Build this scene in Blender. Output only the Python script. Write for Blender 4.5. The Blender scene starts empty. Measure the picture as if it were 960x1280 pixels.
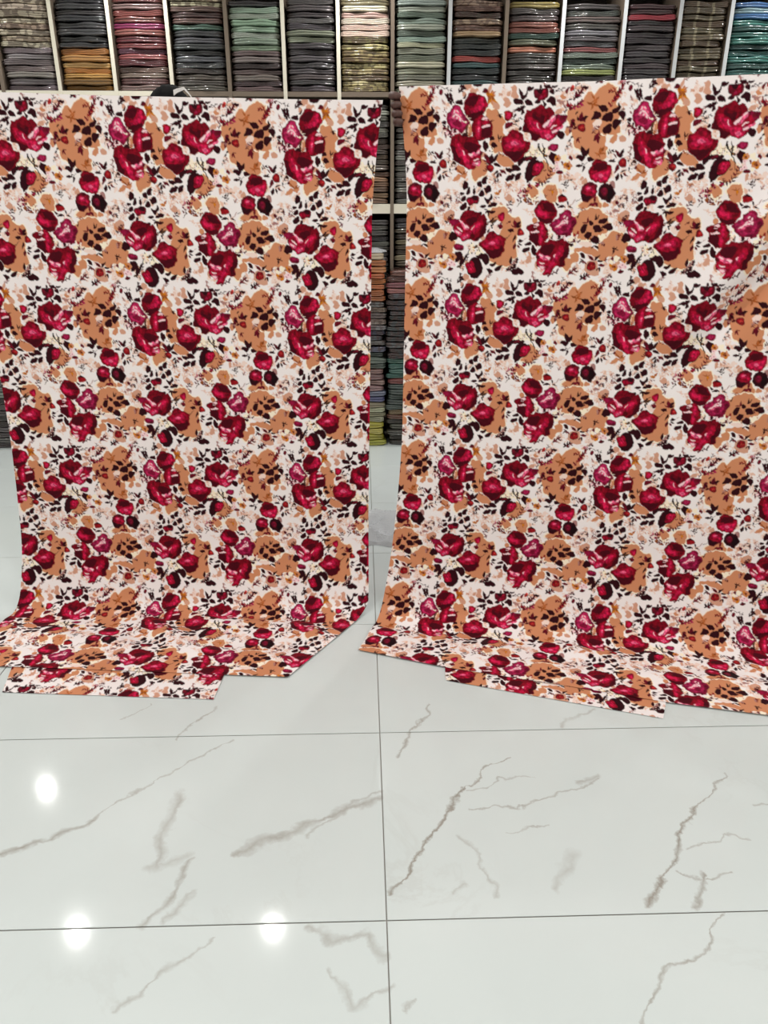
import bpy, bmesh, math, random
import numpy as np
from mathutils import Vector, Matrix
# ---------------------------------------------------------------- camera, world, exposure
F = 925.0; PITCH = math.radians(21.8); YAW = math.radians(1.67); CH = 1.354      # focal length in pixels of the 960x1280 frame
scene = bpy.context.scene
col = scene.collection
cam_d = bpy.data.cameras.new('camera'); cam = bpy.data.objects.new('camera', cam_d); col.objects.link(cam)
cam_d.sensor_fit = 'VERTICAL'; cam_d.sensor_height = 36.0; cam_d.lens = F / 1280 * 36.0; cam_d.clip_start = 0.05
cam.location = (0, 0, CH); cam.rotation_euler = (math.pi / 2 - PITCH, 0, -YAW)
scene.camera = cam
world = bpy.data.worlds.new('room_air'); scene.world = world; world.use_nodes = True
world.node_tree.nodes['Background'].inputs[0].default_value = (0.9, 0.95, 1.0, 1); world.node_tree.nodes['Background'].inputs[1].default_value = 0.0
LAMP_W = 14.0
scene.view_settings.view_transform = 'Standard'; scene.view_settings.look = 'None'
scene.view_settings.exposure = -1.2; scene.view_settings.gamma = 1.0; scene.view_settings.use_curve_mapping = False
# pixel helpers (a pixel gives a direction; the distance comes from the floor or the plane touched)
_f = np.array([math.sin(YAW) * math.cos(PITCH), math.cos(YAW) * math.cos(PITCH), -math.sin(PITCH)])
_r = np.array([math.cos(YAW), -math.sin(YAW), 0.0]); _u = np.cross(_r, _f)
def ray(px, py): return _f * F + _r * (px - 480) + _u * (640 - py)
def floor_at(px, py, z=0.0): d = ray(px, py); return np.array([0, 0, CH]) + d * ((z - CH) / d[2])
def at_y(px, py, Y): d = ray(px, py); return np.array([0, 0, CH]) + d * (Y / d[1])
rnd = random.Random(3)
# ---------------------------------------------------------------- small helpers
def tag(o, label, cat=None, group=None, kind=None):
    if label: o['label'] = label
    if cat: o['category'] = cat
    if group: o['group'] = group
    if kind: o['kind'] = kind
    return o
def link(name, me, mat=None, parent=None, loc=None):
    o = bpy.data.objects.new(name, me); col.objects.link(o)
    if mat is not None and me is not None and not me.materials: me.materials.append(mat)
    if parent: o.parent = parent
    if loc is not None: o.location = loc
    return o
def empty(name, loc=(0, 0, 0)):
    o = bpy.data.objects.new(name, None); col.objects.link(o); o.location = loc; o.empty_display_size = 0.1; return o
def bm_mesh(bm, name, smooth=False):
    me = bpy.data.meshes.new(name); bm.normal_update(); bm.to_mesh(me); bm.free()
    if smooth: me.shade_smooth()
    return me
def box(bm, x0, x1, y0, y1, z0, z1, mi=0):
    v = [bm.verts.new(p) for p in ((x0, y0, z0), (x1, y0, z0), (x1, y1, z0), (x0, y1, z0), (x0, y0, z1), (x1, y0, z1), (x1, y1, z1), (x0, y1, z1))]
    fs = []
    for q in ((3, 2, 1, 0), (4, 5, 6, 7), (0, 1, 5, 4), (1, 2, 6, 5), (2, 3, 7, 6), (3, 0, 4, 7)):
        f = bm.faces.new([v[k] for k in q]); f.material_index = mi; fs.append(f)
    return fs
def bevel_box(x0, x1, y0, y1, z0, z1, r, name):
    bm = bmesh.new(); box(bm, x0, x1, y0, y1, z0, z1)
    bmesh.ops.bevel(bm, geom=bm.edges[:], offset=r, segments=2, affect='EDGES'); return bm_mesh(bm, name)
def lin(c): return tuple(float(x) for x in s2l(c)) + (1.0,)
class NT:                                                           # terse node-tree writer
    def __init__(self, name):
        self.m = bpy.data.materials.new(name); self.m.use_nodes = True; self.t = self.m.node_tree; self.b = self.t.nodes['Principled BSDF']
    def n(self, typ, inp=None, **kw):
        nd = self.t.nodes.new(typ)
        for k, v in kw.items(): setattr(nd, k, v)
        for k, v in (inp or {}).items(): self.s(nd.inputs[k], v)
        return nd
    def s(self, sock, v):
        if isinstance(v, bpy.types.NodeSocket): self.t.links.new(v, sock)
        elif isinstance(v, bpy.types.Node): self.t.links.new(v.outputs[0], sock)
        else: sock.default_value = v
    def p(self, **kw):
        for k, v in kw.items(): self.s(self.b.inputs[k.replace('_', ' ')], v)
    def math(self, op, a, b=0.0, clamp=False):
        nd = self.n('ShaderNodeMath', operation=op, use_clamp=clamp); self.s(nd.inputs[0], a); self.s(nd.inputs[1], b); return nd.outputs[0]
    def mix(self, f, a, b):
        nd = self.n('ShaderNodeMix', data_type='RGBA'); self.s(nd.inputs[0], f); self.s(nd.inputs[6], a); self.s(nd.inputs[7], b); return nd.outputs[2]
    def ramp(self, f, stops):
        nd = self.n('ShaderNodeValToRGB'); e = nd.color_ramp.elements
        while len(e) < len(stops): e.new(0.5)
        for k, (p, c) in enumerate(stops): e[k].position = p; e[k].color = c
        self.s(nd.inputs[0], f); return nd.outputs[0]
    def bump(self, h, st=0.3, dist=0.01):
        nd = self.n('ShaderNodeBump'); self.s(nd.inputs['Height'], h); nd.inputs['Strength'].default_value = st; nd.inputs['Distance'].default_value = dist; return nd.outputs[0]
def plain(name, c, rough=0.5, spec=0.5, metal=0.0, noise=0.0, scale=40.0):
    k = NT(name); c = lin(c)
    if noise:
        nz = k.n('ShaderNodeTexNoise', {'Scale': scale, 'Detail': 4.0})
        k.p(Base_Color=k.mix(nz.outputs[0], tuple(x * (1 - noise) for x in c[:3]) + (1,), tuple(min(1, x * (1 + noise)) for x in c[:3]) + (1,)))
    else: k.p(Base_Color=c)
    k.p(Roughness=rough, Specular_IOR_Level=spec, Metallic=metal); return k.m
# ---------------------------------------------------------------- the rose print (one repeat, painted from vector shapes)
TN = 720                                    # raster size of one repeat
def s2l(c):
    c = np.asarray(c, float) / 255.0
    return np.where(c <= 0.04045, c / 12.92, ((c + 0.055) / 1.055) ** 2.4)
PAL = dict(white=(246, 237, 236), pale=(243, 217, 206), peach=(232, 187, 165), cream=(252, 238, 214),
           tan=(208, 138, 100), tanp=(211, 156, 132), rust=(162, 84, 38), leaf=(46, 5, 15), black=(26, 5, 10),
           mar=(98, 12, 30), dark=(116, 3, 24), vdark=(72, 2, 18), mid=(152, 7, 40), lite=(190, 22, 68),
           pink=(222, 92, 130), pwhite=(246, 208, 212), peony=(163, 30, 76), peonyd=(122, 12, 48),
           must=(206, 122, 22), bud=(140, 18, 26), budl=(186, 52, 48), stem=(80, 52, 34), mauve=(168, 120, 116))
PALL = {k: s2l(v) for k, v in PAL.items()}
_yy = np.arange(60, 460.0)
_Wy = 229 - 0.088 * (_yy - 140)
_vy = np.cumsum(1.0 / (_Wy * (1.15 - 0.0005 * (_yy - 100))))
_vy -= np.interp(100.0, _yy, _vy)
TILE_H = float(np.interp(370.0, _yy, _vy) - np.interp(131.0, _yy, _vy))      # height of the repeat in widths
def tile_uv(x, y):
    x = np.asarray(x, float); y = np.asarray(y, float)
    return (x - (747 - (y - 230) * 0.09)) / (229 - 0.088 * (y - 140)), np.interp(y, _yy, _vy) / TILE_H
class Tile:
    def __init__(self):
        self.a = np.empty((TN, TN, 3)); self.a[:] = PALL['white']; self.o = (560, 100); self.k = 12.0
        self.rng = np.random.default_rng(5)
    def at(self, i, j): self.o = (560 + 80 * i, 100 + 80 * j); return self
    def fill(self, col, P, edge=0.0):
        u, v = tile_uv(self.o[0] + P[:, 0] / self.k, self.o[1] + P[:, 1] / self.k)
        X, Y = u * TN, v * TN
        x0, x1, y0, y1 = int(X.min()) - 1, int(X.max()) + 2, int(Y.min()) - 1, int(Y.max()) + 2
        gx = np.arange(x0, x1) + 0.5; gy = np.arange(y0, y1) + 0.5
        m = np.zeros((len(gy), len(gx)), bool)
        for k in range(len(X)):
            xa, ya, xb, yb = X[k], Y[k], X[k - 1], Y[k - 1]
            if ya == yb: continue
            r = np.nonzero((gy >= min(ya, yb)) & (gy < max(ya, yb)))[0]
            if len(r): m[r] ^= gx[None, :] > (xa + (gy[r] - ya) * (xb - xa) / (yb - ya))[:, None]
        iy, ix = np.nonzero(m)
        self.a[(iy + y0) % TN, (ix + x0) % TN] = PALL[col] if isinstance(col, str) else col
    def S(self, col, *p, n=6, out=None, ow=14):                       # smooth closed shape through the points
        P = np.array(p, float).reshape(-1, 2)
        if out: self.S(out, *(P.mean(0) + (P - P.mean(0)) * (1 + ow / max(20., np.abs(P - P.mean(0)).mean()))).ravel(), n=n)
        A, B, C, D = np.roll(P, 1, 0), P, np.roll(P, -1, 0), np.roll(P, -2, 0)
        t = (np.arange(n) / n)[None, :, None]; A, B, C, D = (q[:, None, :] for q in (A, B, C, D))
        Q = 0.5 * (2 * B + (C - A) * t + (2 * A - 5 * B + 4 * C - D) * t * t + (3 * B - A - 3 * C + D) * t ** 3)
        self.fill(col, Q.reshape(-1, 2))
    def P(self, col, *p): self.fill(col, np.array(p, float).reshape(-1, 2))
    def E(self, col, x, y, rx, ry=None, rot=0):
        ry = ry or rx; a = np.linspace(0, 2 * np.pi, 16, endpoint=False); c, s = np.cos(rot), np.sin(rot)
        ex, ey = rx * np.cos(a), ry * np.sin(a)
        self.fill(col, np.c_[x + ex * c - ey * s, y + ex * s + ey * c])
    def L(self, col, x0, y0, x1, y1, w=0.3):                         # almond leaf from base to tip
        t = np.array([0, .15, .35, .55, .75, .9, 1.]); h = np.array([.15, .62, 1, .95, .62, .3, 0]) * w * 0.5
        d = np.array([x1 - x0, y1 - y0]); q = np.array([-d[1], d[0]])
        up = np.array([x0, y0]) + t[:, None] * d + h[:, None] * q; dn = np.array([x0, y0]) + t[:, None] * d - h[:, None] * q
        self.fill(col, np.r_[up, dn[::-1]])
    def T(self, col, w, *p):                                         # stem along a polyline
        P = np.array(p, float).reshape(-1, 2)
        for a, b in zip(P[:-1], P[1:]):
            d = b - a; q = np.array([-d[1], d[0]]) / (np.hypot(*d) + 1e-9) * w / 2
            self.fill(col, np.array([a + q, b + q, b - q, a - q]))
    def star(self, col, bx, by, tips, w=0.36):
        for i in range(0, len(tips), 2): self.L(col, bx, by, tips[i], tips[i + 1], w)
    def spray(self, cols, x0, y0, x1, y1, n=6, l=50, w=0.4):          # twig with small leaves on both sides
        d = np.array([x1 - x0, y1 - y0], float); a0 = np.arctan2(d[1], d[0])
        self.T(cols[0], 7, x0, y0, x1, y1)
        for i in range(n):
            t = (i + 0.6) / n; sg = 1 if i % 2 else -1; a = a0 + sg * self.rng.uniform(.5, 1.1); ll = l * self.rng.uniform(.7, 1.2)
            bx, by = x0 + d[0] * t, y0 + d[1] * t
            self.L(cols[i % len(cols)], bx, by, bx + np.cos(a) * ll, by + np.sin(a) * ll, w)
        self.L(cols[-1], x1 - d[0] * .1, y1 - d[1] * .1, x1 + np.cos(a0) * l * .6, y1 + np.sin(a0) * l * .6, w)
    def specks(self, cols, x, y, rx, ry, n, s=16):
        for i in range(n):
            a, r = self.rng.uniform(0, 6.28), self.rng.uniform(.1, 1) ** .6
            self.E(cols[i % len(cols)], x + rx * r * np.cos(a), y + ry * r * np.sin(a), s * self.rng.uniform(.7, 1.5), s * self.rng.uniform(.4, .8), self.rng.uniform(0, 3))

def paint_tile():
    t = Tile()
    # faint background twigs and blushes
    for (i, j, l) in ((0, 0, [(60, 330, 40), (900, 150, 60)]), (1, 0, [(850, 240, 90), (930, 450, 60), (60, 720, 60)]), (2, 0, [(60, 100, 80), (700, 250, 60), (760, 650, 70)]),
                      (0, 1, [(40, 700, 60), (700, 580, 70), (880, 680, 80), (60, 250, 60)]), (1, 1, [(60, 660, 60), (160, 720, 90), (850, 530, 60), (620, 420, 80)]),
                      (2, 1, [(640, 880, 90), (800, 900, 60), (40, 640, 60)]), (1, 2, [(280, 60, 50), (250, 780, 80), (60, 900, 60), (880, 930, 60)]), (2, 2, [(600, 190, 90), (540, 60, 70), (60, 900, 70), (450, 900, 60)]),
                      (0, 2, [(60, 350, 60), (120, 760, 60), (860, 920, 60)])):
        t.at(i, j)
        for x, y, r in l:
            t.specks(['pale', 'pale', 'peach'], x, y, r * 1.25, r * 1.25, 9, r * .26)
            for q in range(3):
                a = t.rng.uniform(0, 6.28); t.spray(['peach', 'pale', 'tanp'], x, y, x + 95 * np.cos(a), y + 95 * np.sin(a), 5, 40, .34)
    for q in range(52):
        t.at(0, 0); x, y = t.rng.uniform(0, 2700), t.rng.uniform(0, 2900); a = t.rng.uniform(0, 6.28)
        t.specks(['pale', 'pale', 'pale', 'peach'], x, y, 90, 90, 5, 34); t.spray(['peach', 'pale', 'tanp', 'pale'], x, y, x + 110 * np.cos(a), y + 110 * np.sin(a), 6, 48, .42)
        if q % 3 == 0: t.E('tanp', x + 90, y, 34, 22, a)
    # tan blooms
    def tan(i, j, *p, c='tan', o='cream', w=12): t.at(i, j).S(c, *p, out=o, ow=w)
    tan(2, 0, -110, 470, -40, 400, 60, 350, 130, 300, 170, 205, 240, 180, 290, 220, 330, 160, 390, 110, 480, 75, 560, 105, 620, 160, 650, 230, 640, 300, 600, 380, 640, 430,
        640, 560, 600, 640, 650, 740, 650, 820, 560, 840, 460, 830, 440, 960, 480, 1030, 440, 1110, 430, 1190, 270, 1220, 180, 1150, 60, 1060, -20, 1000, -30, 900, -60, 760, -120, 620)
    t.at(2, 0).S('pale', 300, 610, 370, 600, 385, 660, 340, 745, 280, 745, 265, 680)
    t.T('cream', 14, 370, 830, 480, 870, 620, 830, 740, 850); t.T('cream', 14, 480, 870, 490, 960)
    t.S('tan', 500, 940, 520, 870, 570, 830, 605, 850, 590, 920, 550, 960); t.S('tanp', 625, 890, 680, 850, 735, 890, 720, 940, 660, 945)
    tan(0, 0, 640, 440, 720, 430, 790, 470, 850, 560, 900, 620, 850, 680, 850, 780, 890, 810, 860, 880, 780, 940, 800, 1040, 700, 1080, 640, 960, 660, 760, 690, 640, 640, 560, 600, 500)
    t.at(0, 0).S('tan', 680, 265, 735, 250, 790, 330, 795, 400, 740, 400, 685, 340, out='cream'); t.S('tanp', 390, 130, 430, 95, 475, 110, 465, 165, 410, 170)
    t.S('tanp', 870, 250, 960, 255, 960, 300, 905, 320, 940, 390, 890, 370); t.S('tanp', 270, 150, 310, 140, 330, 190, 280, 230); t.E('tanp', 940, 190, 22, 34)
    t.S('tan', 320, 650, 370, 640, 380, 760, 340, 830, 310, 720)
    t.at(1, 0).E('tanp', 78, 192, 44, 54, .5); t.E('tanp', 65, 90, 40, 20); t.E('tan', 790, 250, 40, 30, .4); t.S('tanp', 670, 480, 730, 430, 770, 440, 760, 510, 690, 520)
    t.S('tan', 820, 720, 920, 690, 960, 760, 900, 790, 830, 850, 805, 780)
    tan(0, 1, 500, 200, 580, 300, 590, 440, 480, 520, 400, 580, 370, 500, 365, 420, 430, 330, 470, 260)
    t.at(0, 1).S('tan', 740, -20, 830, -20, 850, 110, 770, 120, 700, 130, 690, 70); t.S('tan', 725, 215, 800, 165, 890, 190, 960, 240, 1000, 300, 950, 350, 860, 350, 760, 290)
    t.T('cream', 16, 690, 130, 780, 150, 850, 130); t.S('tanp', 470, 130, 560, 120, 600, 180, 520, 200)
    t.L('tan', 190, 470, 50, 560, .5); t.S('tan', 120, 350, 190, 320, 250, 350, 210, 440, 130, 430); t.S('tan', 200, 470, 270, 440, 290, 490, 240, 530); t.star('rust', 210, 470, [130, 380, 250, 390, 290, 420, 180, 490], .3)
    t.E('mar', 110, 385, 26, 24); t.T('stem', 8, 40, 380, 110, 380)
    t.S('tanp', 860, 820, 900, 770, 950, 780, 960, 850, 900, 870); t.S('peach', 540, 700, 620, 720, 580, 770); t.S('tan', 720, 1010, 760, 930, 820, 920, 830, 1000)
    t.E('tanp', 920, 620, 32, 22, .4); t.star('must', 760, 750, [690, 730, 800, 690, 740, 800, 700, 770], .55); t.star('rust', 760, 740, [810, 680, 720, 780], .4)
    t.spray(['mar', 'bud'], 690, 820, 770, 830, 3, 30)
    tan(1, 1, 470, 270, 560, 330, 640, 380, 650, 450, 540, 540, 470, 595, 400, 585, 335, 540, 420, 430)
    tan(1, 1, 220, 680, 290, 630, 370, 660, 405, 740, 340, 810, 250, 790, o='cream'); tan(1, 1, 480, 680, 540, 620, 620, 620, 680, 680, 695, 760, 650, 880, 560, 880, 500, 800, 455, 730)
    t.at(1, 1).T('cream', 22, 380, 640, 450, 650, 540, 600); t.star('rust', 600, 690, [530, 690, 590, 650, 660, 690, 600, 780, 640, 740], .3); t.E('must', 610, 720, 22, 28)
    t.S('peach', 0, 850, 30, 810, 50, 880, 20, 920)
    t.at(2, 1); t.L('tanp', 110, 620, 150, 520, .7); t.S('tan', 40, 960, 80, 880, 200, 850, 300, 790, 340, 870, 370, 960, 200, 1000, out='cream'); t.S('mauve', 490, 600, 540, 580, 575, 640, 560, 690, 520, 650)
    t.S('tan', 380, 940, 420, 900, 470, 930, 420, 960); t.S('tanp', 520, 910, 560, 860, 610, 890, 580, 930); t.star('rust', 340, 170, [280, 150, 370, 60, 440, 30, 430, 165, 350, 230, 300, 200], .25)
    tan(0, 2, 600, 90, 700, 10, 860, -10, 920, 90, 1000, 160, 1090, 140, 1110, 280, 1060, 400, 1040, 500, 1050, 720, 980, 780, 960, 870, 820, 870, 720, 840, 640, 780, 700, 600, 800, 380, 830, 260, 740, 200, 640, 200)
    t.at(0, 2).S('pale', 690, 330, 720, 270, 800, 330, 800, 390, 740, 380); t.S('tan', -60, 80, 80, 80, 95, 200, 30, 220, -60, 200); t.S('tanp', 490, 450, 530, 420, 560, 470, 520, 500); t.L('stem', 740, 190, 620, 250, .3)
    t.at(1, 2).S('tan', 300, 200, 350, 150, 390, 200, 340, 240); t.S('tanp', 250, 690, 290, 680, 310, 720, 270, 730); t.S('tanp', 350, 860, 380, 800, 410, 850, 390, 910)
    t.star('tanp', 270, 740, [215, 745, 230, 830, 300, 830, 320, 770], .35)
    tan(1, 2, 800, 750, 870, 760, 880, 690, 960, 660, 1000, 720, 960, 800, 900, 850, 850, 940, 780, 880)
    t.at(1, 2).S('stem', 830, 690, 880, 690, 870, 780, 830, 760) if False else None
    tan(2, 2, -60, 180, 0, 130, 80, 60, 180, 20, 320, 20, 400, 90, 470, 130, 455, 180, 510, 260, 440, 380, 330, 410, 330, 500, 180, 480, 100, 480, 20, 440, -60, 360)
    tan(2, 2, 350, 510, 440, 450, 480, 400, 560, 340, 640, 380, 700, 380, 730, 480, 760, 540, 720, 620, 690, 720, 560, 730, 470, 710, 440, 780, 350, 760, 330, 640)
    t.at(2, 2).S('tan', -20, 600, 60, 600, 200, 570, 340, 640, 330, 730, 200, 690, 80, 650, -20, 660); t.S('cream', 330, 430, 400, 380, 430, 430, 390, 480, 340, 480)
    t.S('pale', 60, 520, 150, 500, 230, 520, 240, 570, 100, 580); t.S('tanp', 130, 880, 170, 800, 300, 790, 330, 890, 340, 970, 250, 1000, 150, 960); t.S('tanp', 645, 90, 720, 40, 780, 70, 775, 150, 690, 175, 640, 130)
    t.E('mauve', 580, 45, 48, 26); t.E('mauve', 510, 85, 20, 30, -.4); t.S('tan', -20, 700, 40, 680, 40, 780, -10, 800)
    # bottom strip of the repeat (below row B)
    t.o = (560, 320); t.k = 4.0
    for (x, y, rx, ry, a) in ((95, 113, 17, 17, 0), (125, 135, 16, 8, -.6), (190, 125, 8, 20, .4), (215, 200, 15, 22, -.4), (265, 190, 16, 16, 0), (300, 130, 12, 13, 0), (275, 150, 9, 10, 0), (305, 160, 11, 16, .3), (240, 150, 9, 5, 0), (410, 20, 12, 20, .6), (510, 190, 8, 10, 0), (530, 150, 10, 6, 0.5)):
        t.E('tanp', x, y, rx, ry, a)
    t.star('must', 195, 165, [170, 130, 215, 150, 220, 185, 180, 190], .4); t.star('rust', 195, 160, [205, 130, 180, 180, 215, 175], .35)
    t.E('budl', 557, 136, 12, 12); t.k = 12.0
    # small twigs, rust and maroon flecks
    t.at(0, 0); t.star('rust', 690, 200, [620, 130, 720, 110, 770, 150, 640, 200, 720, 290, 760, 220, 640, 250], .3); t.E('mar', 610, 135, 34, 40, .3); t.E('must', 690, 180, 26, 24); t.E('tan', 720, 160, 20, 18)
    t.spray(['leaf'], 160, 330, 40, 200, 4, 65, .45); t.star('leaf', 800, 490, [770, 460, 840, 495, 815, 570, 770, 520], .35); t.star('leaf', 780, 880, [770, 790, 830, 830, 800, 930], .3)
    t.star('mar', 650, 640, [630, 570, 700, 580, 660, 700, 720, 590], .3)
    t.at(1, 0); t.spray(['leaf', 'mar'], 680, 180, 800, 110, 6, 40, .35); t.specks(['leaf'], 740, 150, 60, 40, 5, 10); t.L('mar', 835, 215, 855, 120, .5); t.E('leaf', 872, 120, 16, 18)
    t.spray(['mar', 'leaf'], 800, 520, 880, 300, 6, 55, .4); t.spray(['mar', 'bud'], 960, 420, 860, 380, 4, 60, .4); t.star('mar', 930, 600, [880, 620, 970, 640, 880, 820, 960, 730], .32); t.star('leaf', 890, 900, [930, 850, 850, 950], .4)
    t.spray(['black', 'leaf'], 110, 700, 30, 500, 5, 70, .3); t.spray(['black'], 60, 640, 150, 560, 4, 50, .3); t.E('leaf', 150, 730, 26, 36)
    t.at(2, 0); t.spray(['mar', 'peony'], 10, 260, 150, 120, 6, 60, .34); t.spray(['leaf', 'mar'], 0, 180, 60, 40, 5, 45, .35); t.star('rust', 300, 310, [240, 220, 360, 260, 350, 320, 240, 370, 330, 370, 260, 250], .32)
    t.spray(['mar', 'bud'], 640, 200, 520, 170, 5, 60, .42); t.spray(['bud', 'mar'], 560, 380, 640, 200, 6, 60, .42); t.spray(['peony', 'mar'], 640, 60, 760, 60, 6, 60, .45); t.L('mar', 800, 200, 810, 90, .5); t.L('mar', 530, 430, 470, 350, .3); t.T('mar', 9, 530, 430, 545, 340)
    t.spray(['leaf'], 790, 50, 960, 120, 5, 50, .3); t.E('leaf', 950, 190, 22, 26); t.star('mauve', 820, 330, [800, 260, 780, 320, 850, 300, 850, 350], .35); t.specks(['mauve', 'mar'], 820, 450, 30, 70, 6, 14)
    t.star('mar', 270, 800, [230, 820, 260, 760, 300, 830], .4); t.star('mar', 340, 830, [330, 770, 380, 850, 320, 910, 250, 920, 330, 960], .38); t.star('mar', 30, 870, [90, 880, 10, 960, 60, 960], .3)
    t.specks(['leaf', 'mar', 'pale'], 790, 760, 90, 110, 18, 24); t.E('leaf', 790, 620, 40, 30)
    t.at(0, 1); t.spray(['mauve', 'stem'], 20, 60, 20, 280, 6, 40, .4); t.L('leaf', 60, 310, 110, 270, .5); t.star('leaf', 30, 430, [10, 410, 50, 450], .5); t.spray(['mauve', 'leaf'], 80, 800, 200, 830, 5, 40, .3); t.star('mar', 30, 860, [0, 830, 60, 860, 20, 900, 40, 800], .3)
    t.star('mauve', 700, 560, [660, 620, 730, 610, 690, 540], .3); t.spray(['mar', 'leaf'], 900, 960, 940, 880, 4, 60, .35); t.specks(['stem', 'mar', 'cream'], 640, 80, 60, 40, 8, 14)
    t.at(1, 1); t.spray(['leaf', 'mauve'], 810, 130, 880, 20, 5, 45, .35); t.spray(['leaf'], 740, 620, 870, 570, 6, 50, .4); t.spray(['leaf'], 820, 690, 830, 600, 4, 45, .4); t.L('leaf', 770, 740, 775, 700, .4)
    t.spray(['mar', 'leaf'], 500, 620, 620, 380, 9, 60, .42); t.star('mar', 490, 420, [470, 400, 520, 410], .4); t.L('tanp', 715, 575, 745, 460, .5); t.L('tanp', 795, 540, 790, 450, .3); t.L('mauve', 810, 465, 865, 490, .5)
    t.specks(['mar', 'bud', 'peony'], 330, 640, 100, 50, 14, 24); t.specks(['mar', 'peony', 'pale'], 170, 740, 90, 80, 20, 22); t.specks(['mar', 'cream', 'rust'], 300, 850, 110, 60, 24, 22); t.spray(['leaf', 'mar'], 250, 760, 110, 860, 6, 50, .4); t.star('mar', 500, 800, [480, 750, 540, 790, 520, 830], .4)
    t.T('mauve', 8, 860, 940, 960, 850); t.spray(['mar', 'bud'], 930, 720, 960, 660, 4, 40, .4); t.T('stem', 8, 80, 960, 140, 860)
    t.at(2, 1); t.star('leaf', 880, 250, [840, 215, 830, 240], .4); t.spray(['mauve', 'stem'], 780, 220, 790, 90, 5, 45, .4); t.spray(['stem', 'mauve'], 790, 340, 900, 310, 4, 50, .35); t.spray(['leaf'], 460, 180, 540, 110, 4, 50, .4); t.E('leaf', 770, 385, 14, 20)
    t.spray(['mauve', 'leaf'], 600, 830, 700, 780, 6, 45, .35); t.star('leaf', 730, 840, [690, 830, 760, 830, 740, 780, 740, 870], .35); t.spray(['mar', 'leaf'], 580, 900, 690, 940, 6, 50, .4); t.spray(['mauve'], 790, 760, 900, 780, 5, 40, .3); t.E('mar', 600, 885, 32, 30)
    t.star('mar', 270, 880, [180, 950, 290, 790, 320, 960, 240, 960], .4); t.T('stem', 8, 10, 870, 70, 830)
    t.at(2, 2); t.star('leaf', 290, 190, [280, 100, 350, 110, 300, 90], .2); t.star('mar', 160, 235, [90, 225, 185, 150], .4); t.specks(['mar', 'pale', 'bud'], 20, 450, 50, 100, 16, 22); t.star('leaf', 50, 100, [30, 80, 60, 70, 20, 160], .35)
    t.spray(['mar', 'leaf'], 800, 200, 650, 230, 8, 55, .4); t.star('leaf', 570, 620, [530, 580, 600, 570, 630, 625, 540, 690, 560, 560], .3); t.star('mar', 430, 770, [440, 710, 480, 760, 410, 760, 460, 800], .35); t.star('leaf', 280, 560, [225, 610, 270, 550, 360, 600, 340, 570], .3)
    t.star('leaf', 110, 780, [50, 750, 40, 830, 125, 840, 110, 760], .3); t.L('leaf', 75, 670, 140, 740, .6); t.spray(['leaf'], 800, 900, 940, 760, 5, 50, .3); t.T('leaf', 14, 860, 830, 960, 690); t.T('stem', 8, 840, 850, 870, 740)
    t.specks(['leaf', 'stem'], 860, 910, 90, 40, 10, 14)
    t.at(0, 2); t.star('leaf', 600, 60, [560, 110, 620, 150, 700, 90, 540, 40], .35); t.specks(['mar', 'peony'], 80, 240, 80, 50, 12, 24); t.spray(['mar'], 60, 250, 10, 170, 4, 50, .4); t.star('mar', 920, 240, [890, 265, 950, 200], .4); t.L('leaf', 905, 350, 1000, 340, .5); t.star('mar', 940, 40, [900, 70, 940, 90, 900, 10, 960, 20], .4)
    t.T('stem', 10, 870, 470, 960, 390); t.specks(['stem', 'pale', 'black'], 640, 270, 60, 60, 12, 18); t.star('leaf', 700, 160, [660, 180, 740, 140, 620, 240], .3); t.L('leaf', 600, 380, 640, 320, .5); t.spray(['leaf', 'mauve'], 890, 960, 960, 900, 3, 40); t.E('leaf', 960, 800, 22, 50)
    t.at(1, 2); t.spray(['leaf'], 20, 900, 80, 780, 5, 60, .4); t.star('leaf', 10, 860, [0, 810, 60, 870, 40, 920], .35); t.star('mauve', 220, 460, [190, 480, 240, 450], .4); t.specks(['mar', 'cream', 'leaf', 'cream'], 900, 520, 75, 100, 22, 26); t.spray(['leaf', 'stem'], 620, 480, 600, 420, 4, 50, .3)
    t.o = (560, 320); t.k = 4.0
    t.spray(['leaf'], 20, 180, 10, 150, 4, 18, .4); t.spray(['leaf'], 60, 90, 70, 120, 4, 18, .4); t.spray(['mauve', 'leaf'], 310, 80, 350, 20, 7, 18, .4); t.spray(['leaf'], 300, 75, 340, 60, 5, 16, .4); t.spray(['mar', 'leaf'], 560, 180, 610, 130, 8, 20, .42); t.spray(['mar', 'peony'], 540, 220, 600, 190, 7, 20, .42)
    t.spray(['mar', 'leaf'], 510, 100, 550, 70, 5, 17, .4); t.spray(['mauve'], 425, 80, 440, 120, 4, 15, .4); t.star('rust', 650, 205, [620, 190, 665, 185, 680, 205, 640, 225], .3); t.spray(['mar', 'bud'], 740, 190, 780, 130, 7, 20, .42); t.spray(['leaf', 'mar'], 660, 110, 700, 90, 6, 20, .4); t.spray(['mar'], 610, 90, 640, 60, 5, 18, .4)
    t.spray(['leaf'], 850, 190, 830, 150, 4, 16, .4); t.spray(['leaf'], 890, 140, 920, 120, 4, 16, .4); t.spray(['mauve'], 490, 180, 520, 200, 4, 16, .4); t.k = 12.0
    for q in range(30):
        t.at(0, 0); x, y = t.rng.uniform(0, 2700), t.rng.uniform(0, 2900); a = t.rng.uniform(0, 6.28)
        t.spray([['mauve', 'mar'], ['mar', 'leaf'], ['rust', 'mauve']][q % 3], x, y, x + 95 * np.cos(a), y + 95 * np.sin(a), 6, 44, .4)
    # dark leaves
    D = lambda i, j, *ps, c='leaf': [t.at(i, j).S(c, *p) for p in ps]
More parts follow.
